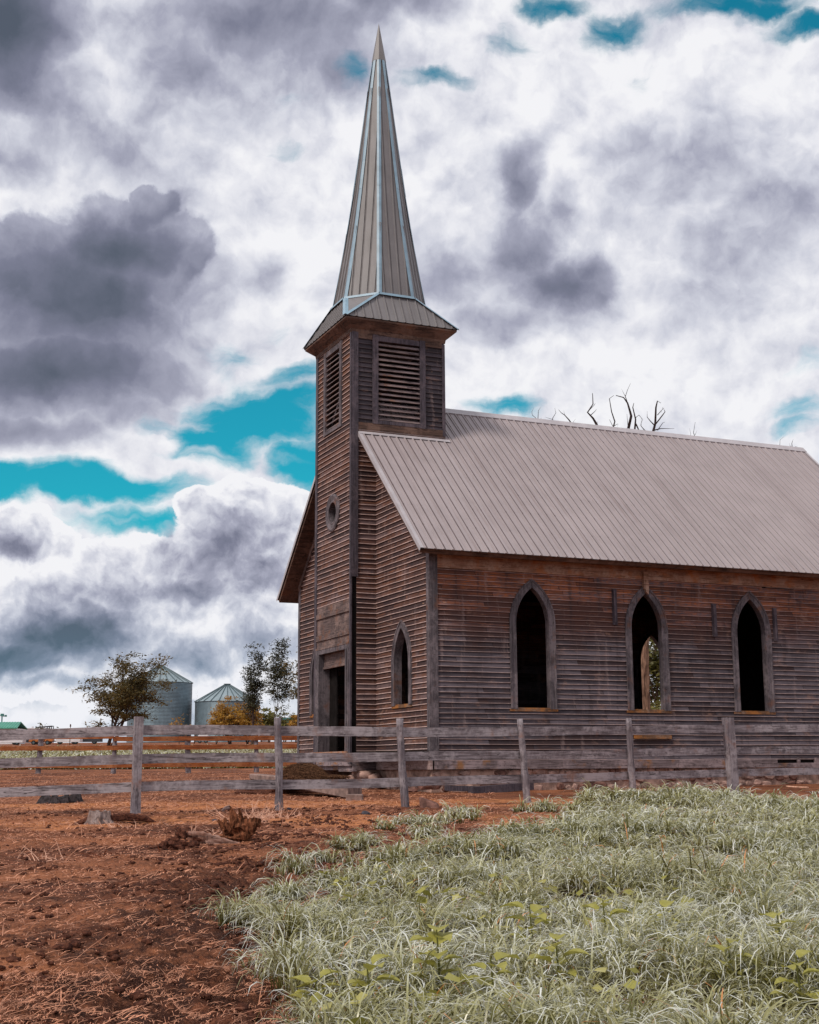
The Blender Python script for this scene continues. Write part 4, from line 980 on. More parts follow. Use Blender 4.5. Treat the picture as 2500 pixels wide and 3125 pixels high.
c = np.array(list(D(1005, 31.6)[:2])+[zat(2372, 31.6, 1005)]); o = heap(c, .40, .3, .05, 500, 5).build('loose_hay', 'hay', loc=tuple(c)); tag(o, 'thin scatter of loose hay on the slab below the doorway', 'hay')
# leaning plank under the door and rubble heap that carries the slab
c = D(900, 31.5); mb = MB(); rough_lump(mb, c+V(-.2, .02, .4), (1.1, .8, .28), 12, 3, .12); rough_lump(mb, c+V(-.75, .05, .2), (.5, .5, .22), 13, 3, .12)
o = mb.build('dirt_mound', 'clod', loc=tuple(c)); tag(o, 'low dirt mound under the tilted slab before the church', 'mound')
p0, p1 = np.array((-1.35, 5.4, -.14)), np.array((-1.1, 3.9, -.36)); mb = MB(); mb.bar(p0, p1, .28, .05); o = mb.build('plank', 'base', loc=tuple(p0)); tag(o, 'grey plank leaning on rubble below the doorway', 'plank')
# timber and stones along the foundation
for i, (a, b, w, h, lab) in enumerate((((.55, -.85, -.47), (2.35, -.35, -.38), .16, .17, 'dark squared timber lying along the foundation right of the corner'),
                                     ((.1, -.5, -.40), (.95, -.62, -.44), .14, .12, 'short dark timber end lying beside the church corner'))):
    mb = MB(); mb.bar(a, b, w, h); o = mb.build('timber', 'trim_dark', loc=a); tag(o, lab, 'timber')
for i, (p, r, lab) in enumerate((((-.25, -.35, -.36), (.30, .16, .20), 'angular brown boulder leaning at the church corner'), ((-.55, -.2, -.46), (.12, .12, .08), 'fist sized stone left of the corner boulder'),
        ((9.6, -.9, -.36), (.13, .08, .05), 'pale flat stone by the long wall right of the last window'), ((7.3, -.55, -.36), (.11, .09, .07), 'round pale stone against the foundation between the fence posts'))):
    mb = MB(); rough_lump(mb, np.array(p), r, 30+i, 2, .15); o = mb.build('rock', 'rock' if i < 2 else 'stone', loc=p); tag(o, lab, 'rock')
mb = MB(); mb.tube([D(2395, 33)+V(0, .03), D(2430, 32.6)+V(0, .02), D(2460, 32.2)+V(0, .03)], [.02, .025, .02], 6); o = mb.build('branch', 'twig', loc=tuple(D(2430, 32.6))); tag(o, 'bare grey branch lying by the foundation at the right edge', 'branch')
# dry twig brush behind the root wad
def brush(name, px, py, n, hgt, spread, seed, lab, thick=.006):
    c = G(px, py); g = np.random.default_rng(seed); mb = MB()
    for _ in range(n):
        p = c+V(g.normal()*spread*.5, -.01, g.normal()*spread*.3); d = V(g.normal()*.8, abs(g.normal(.6, .4)), g.normal()*.4); d = d/np.linalg.norm(d); L_ = hgt*g.uniform(.4, 1.15)
        pts = [p]; r = [thick]
        for k_ in range(4): d = d+g.normal(size=3)*.16; d /= np.linalg.norm(d); pts.append(pts[-1]+d*L_/4); r.append(thick*(1-.22*(k_+1)))
        mb.tube(pts, r, 4, caps=False)
        for k_ in (2, 3):
            if g.random() < .6:
                dd = d+g.normal(size=3)*.6; dd /= np.linalg.norm(dd); mb.tube([pts[k_], pts[k_]+dd*L_*.3], [thick*.6, thick*.3], 3, caps=False)
    o = mb.build(name, 'twig', loc=tuple(c)); tag(o, lab, 'dry brush'); return o
brush('dry_twigs', 770, 2515, 46, .50, .34, 2, 'upright pale dead twigs sprouting behind the root wad')
brush('dry_twigs', 850, 2500, 44, .26, .55, 3, 'tangle of pale dead stalks at the foot of the second fence post')
brush('dry_twigs', 693, 2500, 7, .42, .10, 7, 'few thin pale shoots standing behind the left prong of the root wad')
brush('dry_twigs', 640, 2545, 12, .22, .35, 8, 'low broken stalks between the dirt clump and the root wad')
brush('dry_twigs', 390, 2525, 20, .16, .5, 9, 'short broken roots lying right of the pale stump')
brush('dry_twigs', 150, 2620, 14, .22, .3, 10, 'thin branching dead twig lying on the dirt at the left', .005)

# ------------------------------------------------------------------ straw litter, clods
g = np.random.default_rng(5)
def strips(n, smin, smax, lo, hi, lmin, lmax, w, flat, seed, pw=1.6):
    g = np.random.default_rng(seed); s = smin+(smax-smin)*g.random(n)**pw
    l = lo(s)+(hi(s)-lo(s))*g.random(n); x, y = xy_of(s, l)
    keep = (vnoise(x*1.3, y*1.3, 8)*.6+vnoise(x*4, y*4, 9)*.4) > g.random(n)*.75+.05
    s, l, x, y = s[keep], l[keep], x[keep], y[keep]; n = len(s)
    z = ground_z(x, y, True)+.004
    th = g.random(n)*2*math.pi; L_ = lmin+(lmax-lmin)*g.random(n)**2; up = np.abs(g.normal(size=n))*flat
    d = np.stack([np.cos(th), np.sin(th), up], 1); d /= np.linalg.norm(d, axis=1)[:, None]
    ww = w*(.6+.8*g.random(n))*np.clip(s/9, .8, 2.2)
    side = np.stack([-np.sin(th), np.cos(th), np.zeros(n)], 1)*ww[:, None]+np.array((0, 0, 1.0))*ww[:, None]*.3
    p = np.stack([x, y, z], 1); m_ = p+d*(L_*.5)[:, None]; m_[:, 2] += .006; e = p+d*L_[:, None]; e[:, 2] -= .004*up
    Vv = np.stack([p-side, p+side, m_+side, m_-side, e+side*.5, e-side*.5], 1).reshape(-1, 3)
    b_ = np.arange(n)*6; F = np.concatenate([np.stack([b_, b_+1, b_+2, b_+3], 1), np.stack([b_+3, b_+2, b_+4, b_+5], 1)])
    return Vv, F
Vv, F = strips(84000, 5.2, 26, lambda s: -.33*s-1.6, lambda s: np.minimum(.33*s+.4, 7.5), .015, .11, .0021, .16, 1)
Vb, Fb = strips(26000, 24, 52, lambda s: -.34*s, lambda s: .06*s, .04, .15, .0024, .22, 2, pw=1.2)
Vc, Fc = strips(1500, 5.2, 20, lambda s: -.33*s-.6, lambda s: .05*s, .12, .28, .0024, .3, 3)
Vd, Fd = strips(14000, 5.0, 7.4, lambda s: -.33*s-.3, lambda s: -.5+0*s, .02, .10, .0018, .2, 4, pw=1.3)
F = np.concatenate([F, Fd+len(Vv)]); Vv = np.concatenate([Vv, Vd])
F = np.concatenate([F, Fb+len(Vv), Fc+len(Vv)+len(Vb)]); Vv = np.concatenate([Vv, Vb, Vc])
o = bignp('straw_litter', Vv, F, 'straw'); tag(o, 'scattered dry straw bits over the trampled soil', 'straw', kind='stuff')
def icos(n):
    import bmesh
    bm = bmesh.new(); bmesh.ops.create_icosphere(bm, subdivisions=n, radius=1); v = np.array([q_.co[:] for q_ in bm.verts]); f = np.array([[w_.index for w_ in q_.verts] for q_ in bm.faces]); bm.free(); return v, f
iv, iff = icos(2); n = 15000; g = np.random.default_rng(9)
s = 5.3+19*g.random(n)**1.25; t = g.random(n); l = np.where(g.random(n) < .62, -.75-.05*s+g.normal(size=n)*(.55), (-.33*s)+(.30*s+1.2)*t)
x, y = xy_of(s, l); z = ground_z(x, y, True)
r = .005+.028*g.random(n)**3.5; cl = (vnoise(x*2.1, y*2.1, 77)*.6+vnoise(x*6, y*6, 78)*.4); ok = cl > .38+.35*g.random(n); x, y, z, r = x[ok], y[ok], z[ok], r[ok]; n = len(x)

ph = g.random((n, 1))*9
rad = 1+.45*np.sin(iv[None, :, 0]*4+ph)*np.cos(iv[None, :, 1]*5+ph*2)+.55*(g.random((n, len(iv)))-.5)
VV = iv[None]*rad[..., None]*r[:, None, None]*np.array((1.25, 1.1, .72)); rot = g.random(n)*6.28
cx_, sn_ = np.cos(rot)[:, None], np.sin(rot)[:, None]
VV = np.stack([VV[..., 0]*cx_-VV[..., 1]*sn_+x[:, None], VV[..., 0]*sn_+VV[..., 1]*cx_+y[:, None], VV[..., 2]+z[:, None]+r[:, None]*.2], 2).reshape(-1, 3)
FF = (iff[None]+(np.arange(n)*len(iv))[:, None, None]).reshape(-1, 3)
o = bignp('soil_clods', VV, FF, 'clod', tris=True); tag(o, 'dark crumbly clods of turned soil', 'soil clods', kind='stuff')

# ------------------------------------------------------------------ grass
def inpoly(px, py, poly):
    r = np.zeros(len(px), bool); n = len(poly)
    for i in range(n):
        x0, y0 = poly[i]; x1, y1 = poly[(i+1) % n]
        c_ = ((y0 > py) != (y1 > py)) & (px < (x1-x0)*(py-y0)/((y1-y0) if y1 != y0 else 1e-9)+x0); r ^= c_
    return r
# outline of the sown patch on the ground, given as (forward distance, sideways) points
def sl_px(px, py): p = G(px, py); s_, l_ = sl_of(p[0], p[1]); return float(s_), float(l_)
edge = [sl_px(*p) for p in ((925, 3120), (850, 3010), (1010, 2960), (830, 2900), (765, 2850), (900, 2800), (1000, 2800), (985, 2740), (1070, 2700), (1190, 2650), (1380, 2600), (1480, 2575), (1640, 2560), (1760, 2540), (1730, 2490), (1800, 2450))]
patch = edge+[(22.8, 3.2), (24.2, 3.8), (24.6, 4.6), (23.6, 5.6), (22.4, 6.6), (23.0, 7.6), (23.8, 11.0), (20, 11.6), (12, 8.4), (4.3, 4.6), (4.3, -.30)]
def blades(bx, by, n, Lm, Wm, seed, segs=5, lean=(.25, 1.15), wind=.25, zoff=0.0, orange=.02):
    """n arching blades per clump centre; all numpy"""
    g = np.random.default_rng(seed); N = len(bx)*n
    cx_ = np.repeat(bx, n); cy_ = np.repeat(by, n); s_, l_ = sl_of(cx_, cy_)
    th = g.random(N)*2*math.pi; rr = np.abs(g.normal(size=N))*.030*(Lm/.25)
    hv = np.clip(1+1.0*fbm(cx_*1.0, cy_*1.0, 3, 61)+.8*fbm(cx_*3, cy_*3, 2, 65), .38, 1.75)
    x = cx_+np.cos(th)*rr; y = cy_+np.sin(th)*rr; z = ground_z(x, y)+zoff-.01
    L_ = hv*Lm*(.45+.75*g.random(N))*np.repeat(.75+.5*g.random(len(bx)), n); W_2 = Wm*(.6+.6*g.random(N))*np.clip(s_/11, .75, 1.9)
    th2 = th+g.normal(size=N)*.5; dx = np.cos(th2)+wind*LAT[0]; dy = np.sin(th2)+wind*LAT[1]; h = np.hypot(dx, dy); dx /= h; dy /= h
    a0 = lean[0]*g.random(N)*1.5+.04; a1 = a0+lean[1]*(.75+.85*g.random(N))
    pts = []; px_, py_, pz_ = x, y, z; pts.append((px_, py_, pz_))
    for k_ in range(segs):
        t = (k_+.5)/segs; a = a0+(a1-a0)*t**1.9*1.9; st_ = L_/segs
        px_ = px_+dx*np.sin(a)*st_; py_ = py_+dy*np.sin(a)*st_; pz_ = pz_+np.cos(a)*st_; pts.append((px_, py_, pz_))
    tw = g.normal(size=N)*.5; sx = -dy*np.cos(tw); sy = dx*np.cos(tw); sz = np.sin(tw)*.6
    prof = np.interp(np.linspace(0, 1, segs+1), [0, .25, .6, 1], [.55, 1, .85, .08]); Vv = []
    for (a, b, c_), f in zip(pts, prof):
        w = W_2*f*.5; Vv.append(np.stack([a-sx*w, b-sy*w, c_-sz*w], 1)); Vv.append(np.stack([a+sx*w, b+sy*w, c_+sz*w], 1))
    Vv = np.stack(Vv, 1); K_ = 2*(segs+1); base = (np.arange(N)*K_)[:, None]
    F = np.concatenate([np.concatenate([base+2*k_, base+2*k_+1, base+2*k_+3, base+2*k_+2], 1) for k_ in range(segs)])
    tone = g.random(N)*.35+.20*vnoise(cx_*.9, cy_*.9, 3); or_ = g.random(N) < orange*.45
    tt = np.repeat(tone[:, None], K_, 1); tt = tt+np.repeat(np.linspace(-.26, .66, segs+1), 2)[None]*(.5+g.random(N)[:, None]); tt = np.clip(tt, 0, .92); tt[or_] = .97  # dark foot to silvery tip: shade and sheen painted along each blade
    return Vv.reshape(-1, 3), F, tt.ravel()
g = np.random.default_rng(17)
def scatter(n, poly, s0, s1, seed, thin=.0):
    g = np.random.default_rng(seed); s = s0+(s1-s0)*g.random(n)**1.15; l = -2.6+g.random(n)*(12.4); ok = inpoly(s, l, poly) & (l < .36*s+3.2)
    s, l = s[ok], l[ok]; x, y = xy_of(s, l)
    bare = fbm(x*.75, y*.75, 3, 91); k_ = (bare > -.26+.012*(s-10)) | (g.random(len(x)) < .2)
    return x[k_], y[k_]
parts_ = []
x, y = scatter(8200, patch, 4.3, 9.5, 1); parts_.append(blades(x, y, 18, .27, .0125, 2, segs=6))
x, y = scatter(9600, patch, 9.0, 16.0, 3); parts_.append(blades(x, y, 14, .28, .0125, 4))
x, y = scatter(9600, patch, 15.5, 24.6, 5); parts_.append(blades(x, y, 11, .30, .0130, 6, segs=5))
# separate tufts outside the patch
tuf = []
for px, py, n, sp in ((1090, 2590, 16, .16), (1120, 2575, 8, .12), (1290, 2515, 30, .45), (1400, 2500, 16, .3), (1640, 2480, 18, .3), (1210, 2540, 8, .3), (1000, 2640, 8, .14), (905, 2680, 9, .10), (870, 2760, 46, .20), (810, 2800, 24, .2), (760, 2830, 14, .16), (950, 2900, 20, .2), (900, 2980, 26, .22), (1010, 2720, 18, .22), (1150, 2650, 18, .22), (1300, 2560, 14, .2)):
    p = G(px, py); 
    for _ in range(n): tuf.append((p[0]+g.normal()*sp*.5, p[1]+g.normal()*sp*.7))
tuf = np.array(tuf); parts_.append(blades(tuf[:, 0], tuf[:, 1], 18, .27, .0115, 8))
off_ = 0; VA, FA, TA = [], [], []
for Vv, F, t_ in parts_: VA.append(Vv); FA.append(F+off_); TA.append(t_); off_ += len(Vv)
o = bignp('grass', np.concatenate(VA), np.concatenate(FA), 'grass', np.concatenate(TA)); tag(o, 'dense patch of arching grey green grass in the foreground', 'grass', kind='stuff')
# sown field far behind the yard
g = np.random.default_rng(33); n = 30000; s = 60+88*g.random(n)**1.7; l = -.36*s+g.random(n)*(.75*s); x, y = xy_of(s, l)
ok = ~((s < 74) & (g.random(n) < .5*(74-s)/14)); x, y = x[ok], y[ok]
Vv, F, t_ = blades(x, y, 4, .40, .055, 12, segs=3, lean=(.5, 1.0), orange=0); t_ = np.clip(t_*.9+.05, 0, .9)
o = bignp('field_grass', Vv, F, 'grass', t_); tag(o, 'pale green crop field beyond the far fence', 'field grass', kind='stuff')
# broad-leaved weeds among the grass
def weed(px, py, hgt, nl, ls, seed, lab):
    c = G(px, py); g = np.random.default_rng(seed); mb = MB(); root = empty('broadleaf_weed', tuple(c), lab, 'weed', 'broad leaved weeds in the grass')
    mb.tube([c+V(0, -.02), c+V(.01, hgt*.5), c+V(.0, hgt)], [.006, .005, .003], 6); mb.build('stem', 'weed', root)
    mb = MB()
    for i in range(nl):
        h = hgt*(.25+.75*(i+.5)/nl); t = i*2.4+g.random(); o_ = V(math.cos(t), .35*g.random(), math.sin(t)); o_ /= np.linalg.norm(o_); sd = np.cross(o_, (0, 0, 1)); sd /= np.linalg.norm(sd)
        b_ = c+V(0, h); L_ = ls*(.7+.5*g.random()); up_ = np.cross(sd, o_)
        b_ = b_+o_*L_*.25
        cols = [(0, .0, 0), (.12, .30, .04), (.35, .42, .07), (.62, .34, .05), (.85, .16, .0), (1.0, 0, -.06)]
        ctr = [b_+o_*L_*a_+up_*L_*(c_-.05) for a_, w_, c_ in cols]
        for (a_, w_, c_), (a2, w2, c2), q0, q1 in zip(cols[:-1], cols[1:], ctr[:-1], ctr[1:]):
            for sg in (-1, 1): mb.poly([q0, q1, q1+sd*sg*L_*w2+up_*L_*.12*w2*3, q0+sd*sg*L_*w_+up_*L_*.12*w_*3])
    o = mb.build('leaves', 'weed', root); a = o.data.attributes.new('tone', 'FLOAT', 'POINT'); a.data.foreach_set('value', (g.random(len(o.data.vertices))*.3+.45).astype(np.float32)); return root
for i, (px, py, h, nl, ls, lab) in enumerate(((1335, 3080, .34, 12, .12, 'tallest broad leaved weed standing in the grass at the bottom centre'), (1120, 3120, .24, 9, .11, 'low yellow green weed at the bottom edge of the grass'),
        (960, 3115, .18, 9, .10, 'low weed at the bottom left corner of the grass patch'), (1500, 3115, .26, 9, .11, 'broad leaved weed just right of the tallest weed'),
        (1845, 2920, .30, 9, .12, 'yellow leaved weed in the middle of the grass'), (1620, 2945, .30, 10, .12, 'yellowish weed left of the middle weed'), (2030, 2925, .27, 9, .10, 'small yellow weed right of the middle weed'),
        (2380, 2950, .28, 8, .10, 'yellow weed near the right edge of the grass'), (2230, 3060, .27, 9, .10, 'weed in the dark hollow of the grass at lower right'), (990, 2715, .12, 8, .10, 'weed on bare dirt at the left tip of the grass'),
        (2440, 3125, .27, 9, .11, 'weed in the bottom right corner'), (1700, 3060, .28, 9, .11, 'weed in the lower middle of the grass'))):
    weed(px, py, h, nl, ls, 60+i, lab)

g = np.random.default_rng(71); n = 1500; s = 4.6+7.5*g.random(n)**1.5; l = -.6+g.random(n)*5.2; ok = inpoly(s, l, patch) & (fbm(*[q_*1.5 for q_ in xy_of(s, l)], 2, 41) > -.05); s, l = s[ok], l[ok]; n = len(s); x, y = xy_of(s, l)
z = ground_z(x, y)+.09+.11*g.random(n); th = g.random(n)*6.28; sz = .018+.030*g.random(n)
o_ = np.stack([np.cos(th), np.sin(th), g.normal(size=n)*.3], 1); o_ /= np.linalg.norm(o_, axis=1)[:, None]; sd = np.cross(o_, np.array((0, 0, 1.0))+g.normal(size=(n, 3))*.35); sd /= np.linalg.norm(sd, axis=1)[:, None]; p = np.stack([x, y, z], 1); q_ = sz[:, None]
Vv = np.stack([p-o_*q_, p-o_*q_*.2+sd*q_*.85, p+o_*q_*1.1-np.array((0, 0, .2))*q_, p-o_*q_*.2-sd*q_*.85], 1).reshape(-1, 3)
o = bignp('low_leaves', Vv, np.arange(n*4).reshape(-1, 4), 'weed', np.repeat(g.random(n)*.7+.2, 4)); tag(o, 'small yellow green leaves mixed through the near grass', 'ground cover', kind='stuff')
# ------------------------------------------------------------------ trees
def tree(name, base, height, spread, lab, cat='tree', group=None, leaves=6000, leafm='leaf_brown', bark='bark', stems=1, lsize=.16, trunk=.14, seed=0, crown0=.25, shape=1.0, flatleaf=.5, sx=1.0, clus=22, cs_=1.0):
    g = np.random.default_rng(seed); base = np.array(base, float); root = empty(name, tuple(base), lab, cat, group); tb = MB(); tips = []
    def grow(p, d, L_, r, lvl):
        pts = [p]; rr = [r]; k_ = 4
        for i in range(k_):
            d = d+g.normal(size=3)*.13+np.array((0, 0, .05)); d /= np.linalg.norm(d); pts.append(pts[-1]+d*L_/k_); rr.append(r*(1-.55*(i+1)/k_))
        tb.tube(pts, rr, 6 if lvl < 2 else 4, caps=False)
        if lvl >= 2: tips.extend(pts[2:])
        if lvl >= 4 or L_ < .35: return
        for i in range(3 if lvl else 5):
            f = g.integers(1, 5) if lvl else g.integers(2, 5); q_ = pts[f]; dd = d*.55+np.array((g.normal()*spread*shape, g.normal()*spread*shape, g.normal()*.35+.1)); dd /= np.linalg.norm(dd)
            grow(q_, dd, L_*g.uniform(.5, .78), rr[f]*.62, lvl+1)
        grow(pts[-1], d, L_*.66, rr[-1]*.9, lvl+1)
    for s_ in range(stems):
        d = np.array((g.normal()*.22*(stems > 1), g.normal()*.22*(stems > 1), 1.0)); d /= np.linalg.norm(d)
        grow(base+np.array((g.normal()*.1, g.normal()*.1, -.1)), d, height*.42, trunk, 0)
    tb.v = [tuple(v) for v in tb.v]; allp = np.array(tb.v); hmax = allp[:, 2].max()-base[2]; f = height/hmax
    fl = max(1e-3, np.percentile(np.abs((allp[:, :2]-base[:2])@LAT), 98)); fw_ = sx/fl
    def sc(P_): q_ = (np.asarray(P_)-base).copy(); q_[:, 2] *= f; lo_ = np.clip(q_[:, 2]/height*3, 0, 1)[:, None]; q_[:, :2] *= (1+(fw_-1)*lo_); return q_+base
    tb.v = [tuple(v) for v in sc(allp)]; tb.build('trunk', bark, root, smooth=True)
    if leaves:
        tp = sc(np.array(tips)); tp = tp[tp[:, 2] > base[2]+height*crown0]; tp = tp[g.permutation(len(tp))[:max(60, leaves//clus)]]; i = g.integers(0, len(tp), leaves); p = tp[i]+g.normal(size=(leaves, 3))*np.array((.34, .34, .13))*cs_
        a = g.normal(size=(leaves, 3)); a[:, 2] *= flatleaf; a /= np.linalg.norm(a, axis=1)[:, None]; b_ = np.cross(a, g.normal(size=(leaves, 3))*np.array((.4, .4, 1))); b_ /= np.linalg.norm(b_, axis=1)[:, None]
        sz = lsize*(.5+.8*g.random(leaves))[:, None]; Vv = np.stack([p-a*sz, p-b_*sz*.38, p+a*sz, p+b_*sz*.38], 1).reshape(-1, 3); F = np.arange(leaves*4).reshape(-1, 4)
        tone = np.clip(.5*g.random(leaves)+.5*vnoise(p[:, 0]*.9+p[:, 2], p[:, 1]*.9+p[:, 2]*.7, seed)+np.where(leafm == 'leaf_brown', .35*np.clip(1-(p[:, 2]-base[2])/height*1.2, 0, 1), 0), 0, 1)
        bignp('crown', Vv, F, leafm, np.repeat(tone, 4), parent=root)
    return root
def at(px, py_top, depth):
    b_ = D(px, depth); return b_, zat(py_top, depth, px)-b_[2]
b_, h = at(330, 1977, 124); tree('leafy_tree', b_, h, .75, 'broad brown leaved tree standing in front of the taller grain bin', leaves=14000, seed=3, stems=2, lsize=.15, trunk=.20, crown0=.10, sx=5.0, clus=70, cs_=1.25)
b_, h = at(768, 1945, 140); tree('slender_tree', b_, h, .38, 'left one of the two slender airy trees by the church', group='slender trees beside the church', leaves=5200, leafm='leaf_green', seed=5, lsize=.14, trunk=.2, crown0=.22, sx=1.0, shape=.7, clus=24)
b_, h = at(850, 1938, 138); tree('slender_tree', b_, h, .40, 'right one of the two slender airy trees by the church', group='slender trees beside the church', leaves=5200, leafm='leaf_green', seed=8, lsize=.14, trunk=.17, crown0=.22, sx=1.1, shape=.7, clus=24)
b_, h = at(948, 1940, 120); tree('leafy_tree', b_, h, .6, 'brown leaved tree half hidden behind the church front', leaves=8000, seed=9, stems=2, lsize=.15, trunk=.2, crown0=.25, sx=1.9)
b_, h = at(700, 2125, 190); tree('yellow_bush', b_, h, .8, 'yellow leaved bush in front of the shorter grain bin', 'bush', leaves=5200, leafm='leaf_yellow', seed=12, stems=5, lsize=.19, trunk=.10, crown0=.12, sx=2.3)
b_, h = at(752, 2135, 192); tree('yellow_bush', b_, h, .8, 'yellow bush at the right side of the shorter grain bin', 'bush', leaves=2200, leafm='leaf_yellow', seed=13, stems=4, lsize=.28, trunk=.09, crown0=.12, sx=1.7)
b_, h = at(660, 2160, 188); tree('yellow_bush', b_, h, .8, 'low yellow bush at the left foot of the shorter grain bin', 'bush', leaves=900, leafm='leaf_yellow', seed=14, stems=3, lsize=.26, trunk=.07, crown0=.12, sx=1.2)
b_, h = at(545, 2170, 195); tree('sapling', b_, h, .4, 'thin sapling between the two grain bins', 'sapling', leaves=260, leafm='leaf_yellow', seed=15, lsize=.22, trunk=.07, sx=.9)
b_, h = at(590, 2100, 200); tree('bare_tree', b_, h, .3, 'bare thin tree in the gap between the grain bins', leaves=0, seed=16, trunk=.10, sx=.9)
for i, (px, top, dp, sx, lm, lab) in enumerate(((820, 2150, 215, 1.8, 'leaf_olive', 'olive tree behind the slender trees'), (870, 2165, 225, 2.2, 'leaf_olive', 'low olive tree by the green shed'), (905, 2172, 210, 1.9, 'leaf_yellow', 'yellowish tree at the edge of the church wall'), (795, 2175, 240, 1.6, 'leaf_green', 'dark low tree beside the white shed'), (135, 2206, 150, .9, 'leaf_brown', 'small sparse tree beside the old machine'))):
    b_, h = at(px, top, dp); tree('far_tree', b_, h, .6, lab, leaves=1500 if i < 4 else 120, leafm=lm, seed=20+i, stems=2, lsize=.30 if i < 4 else .2, trunk=.12 if i < 4 else .05, crown0=.12, sx=sx)
# dead cottonwood behind the church: limbs traced where they rise over the ridge
def dead(px0, depth, lines, r0, lab, trunk=None, name='dead_tree'):
    base = D(px0, depth); root = empty(name, tuple(base), lab, 'dead tree'); mb = MB()
    def w(px, py, s_=0.0): d = ray(px, py); k_ = (depth+s_)/(d[:2]@FWD); return CAM+d*k_
    for i, (pl, ra) in enumerate(lines):
        s_ = (hsh(i, depth)-.5)*2.2; P_ = [w(1350+x*.6667, 1100+y*.6667, s_) for x, y in pl]; n_ = len(P_)
        mb.tube(P_, [ra*.55*(1-.82*k_/(n_-1)) for k_ in range(n_)], 5, caps=False)
    if lines: mb.build('limbs', 'deadbark', root)
    return root, base, w
dt = [([(845, 600), (835, 420), (848, 330), (865, 255), (860, 235), (848, 195), (830, 170), (795, 160)], .14), ([(848, 195), (838, 165), (848, 135), (862, 105)], .035), ([(838, 165), (820, 130)], .02),
      ([(840, 480), (880, 330), (885, 270), (872, 215), (877, 195)], .09), ([(886, 290), (905, 330), (910, 338)], .06), ([(885, 262), (900, 250), (918, 270), (905, 300)], .03), ([(848, 330), (850, 300), (845, 245)], .04),
      ([(860, 560), (960, 345), (975, 290), (978, 215), (985, 185), (1000, 195)], .12), ([(978, 290), (1005, 255), (1020, 235), (1010, 215), (1000, 240)], .05), ([(975, 300), (955, 280), (938, 260), (938, 232)], .05),
      ([(968, 320), (1000, 312), (1062, 312)], .05), ([(960, 340), (925, 318), (910, 300), (912, 262)], .05), ([(985, 250), (1000, 232), (1015, 218)], .03), ([(985, 320), (1010, 285), (1020, 282)], .03),
      ([(820, 600), (712, 310), (705, 290), (690, 265), (665, 238), (690, 200), (688, 150)], .12), ([(680, 250), (700, 232), (707, 222)], .03), ([(675, 225), (695, 205), (702, 195)], .025), ([(700, 290), (712, 280), (708, 300)], .02),
      ([(800, 560), (780, 315), (790, 280), (775, 235), (765, 175), (785, 160)], .07), ([(785, 300), (805, 290), (800, 312)], .03), ([(780, 300), (765, 270), (770, 280)], .02), ([(765, 305), (740, 312)], .02)]
root, base, w = dead(1965, 49.5, dt, .3, 'large dead tree with bare forked limbs rising above the ridge')
z_ = base[2]; mb = merge([gnarl([base+V(.05, -.3), base+V(.02, 1.2), base+V(.06, 3.0), base+V(.12, 5), base+V(.1, 7.2)], [.34, .24, .20, .19, .15], 31, 18, .09),
    gnarl([base+V(-.15, -.3), base+V(-.40, 1.2), base+V(-.52, 2.6), base+V(-.9, 5.5), base+V(-1.3, 7.5)], [.22, .17, .15, .13, .08], 32, 12, .1), gnarl([base+V(.08, 4.2), base+V(.5, 6), base+V(.9, 7.8)], [.16, .15, .12], 33, 12, .08)])
mb.build('trunk', 'trunkbark', root)
dead(1725, 56, [([(605, 420), (592, 290), (580, 272), (560, 250), (545, 240), (532, 225)], .07), ([(592, 292), (610, 268)], .02), ([(560, 250), (556, 228)], .015)], .1, 'thin dead tree whose twigs just clear the ridge left of the large dead tree')
dead(1650, 58, [([(455, 420), (438, 272), (412, 250), (410, 235), (420, 215)], .035), ([(438, 268), (440, 230), (452, 212)], .03), ([(445, 274), (455, 262)], .02)], .1, 'faint dead twigs nearest to the steeple over the ridge')
dead(1680, 57, [([(520, 420), (508, 282), (505, 265), (520, 240), (515, 218)], .045), ([(506, 270), (478, 262), (470, 260)], .02)], .1, 'short dead twigs second nearest to the steeple over the ridge')
dead(2120, 57, [([(1160, 520), (1158, 355), (1150, 330), (1158, 282)], .05), ([(1156, 350), (1140, 352), (1132, 310)], .03), ([(1158, 340), (1165, 322)], .02), ([(1158, 358), (1178, 360)], .015)], .1, 'thin dead tree right of the large dead tree')
dead(2400, 60, [([(1600, 560), (1602, 402), (1600, 380), (1606, 362)], .05), ([(1602, 398), (1592, 390), (1588, 378)], .02), ([(1604, 398), (1628, 392)], .02), ([(1548, 560), (1545, 398), (1546, 365), (1564, 348)], .03), ([(1545, 400), (1520, 392), (1508, 382)], .03)], .1, 'dead twigs showing over the right end of the ridge')
b_ = D(2035, 66); tree('leafy_tree', b_, 8.5, .7, 'olive leafed tree seen through the second church window', leaves=7000, leafm='leaf_olive', seed=44, stems=2, lsize=.17, trunk=.18, crown0=.08, sx=2.4)
b_ = D(2010, 59); tree('bush', b_, 2.9, .8, 'green bush behind the dead trunk seen through the window', 'bush', leaves=5000, leafm='leaf_olive', seed=45, stems=4, lsize=.13, trunk=.06, crown0=.05, sx=1.6)

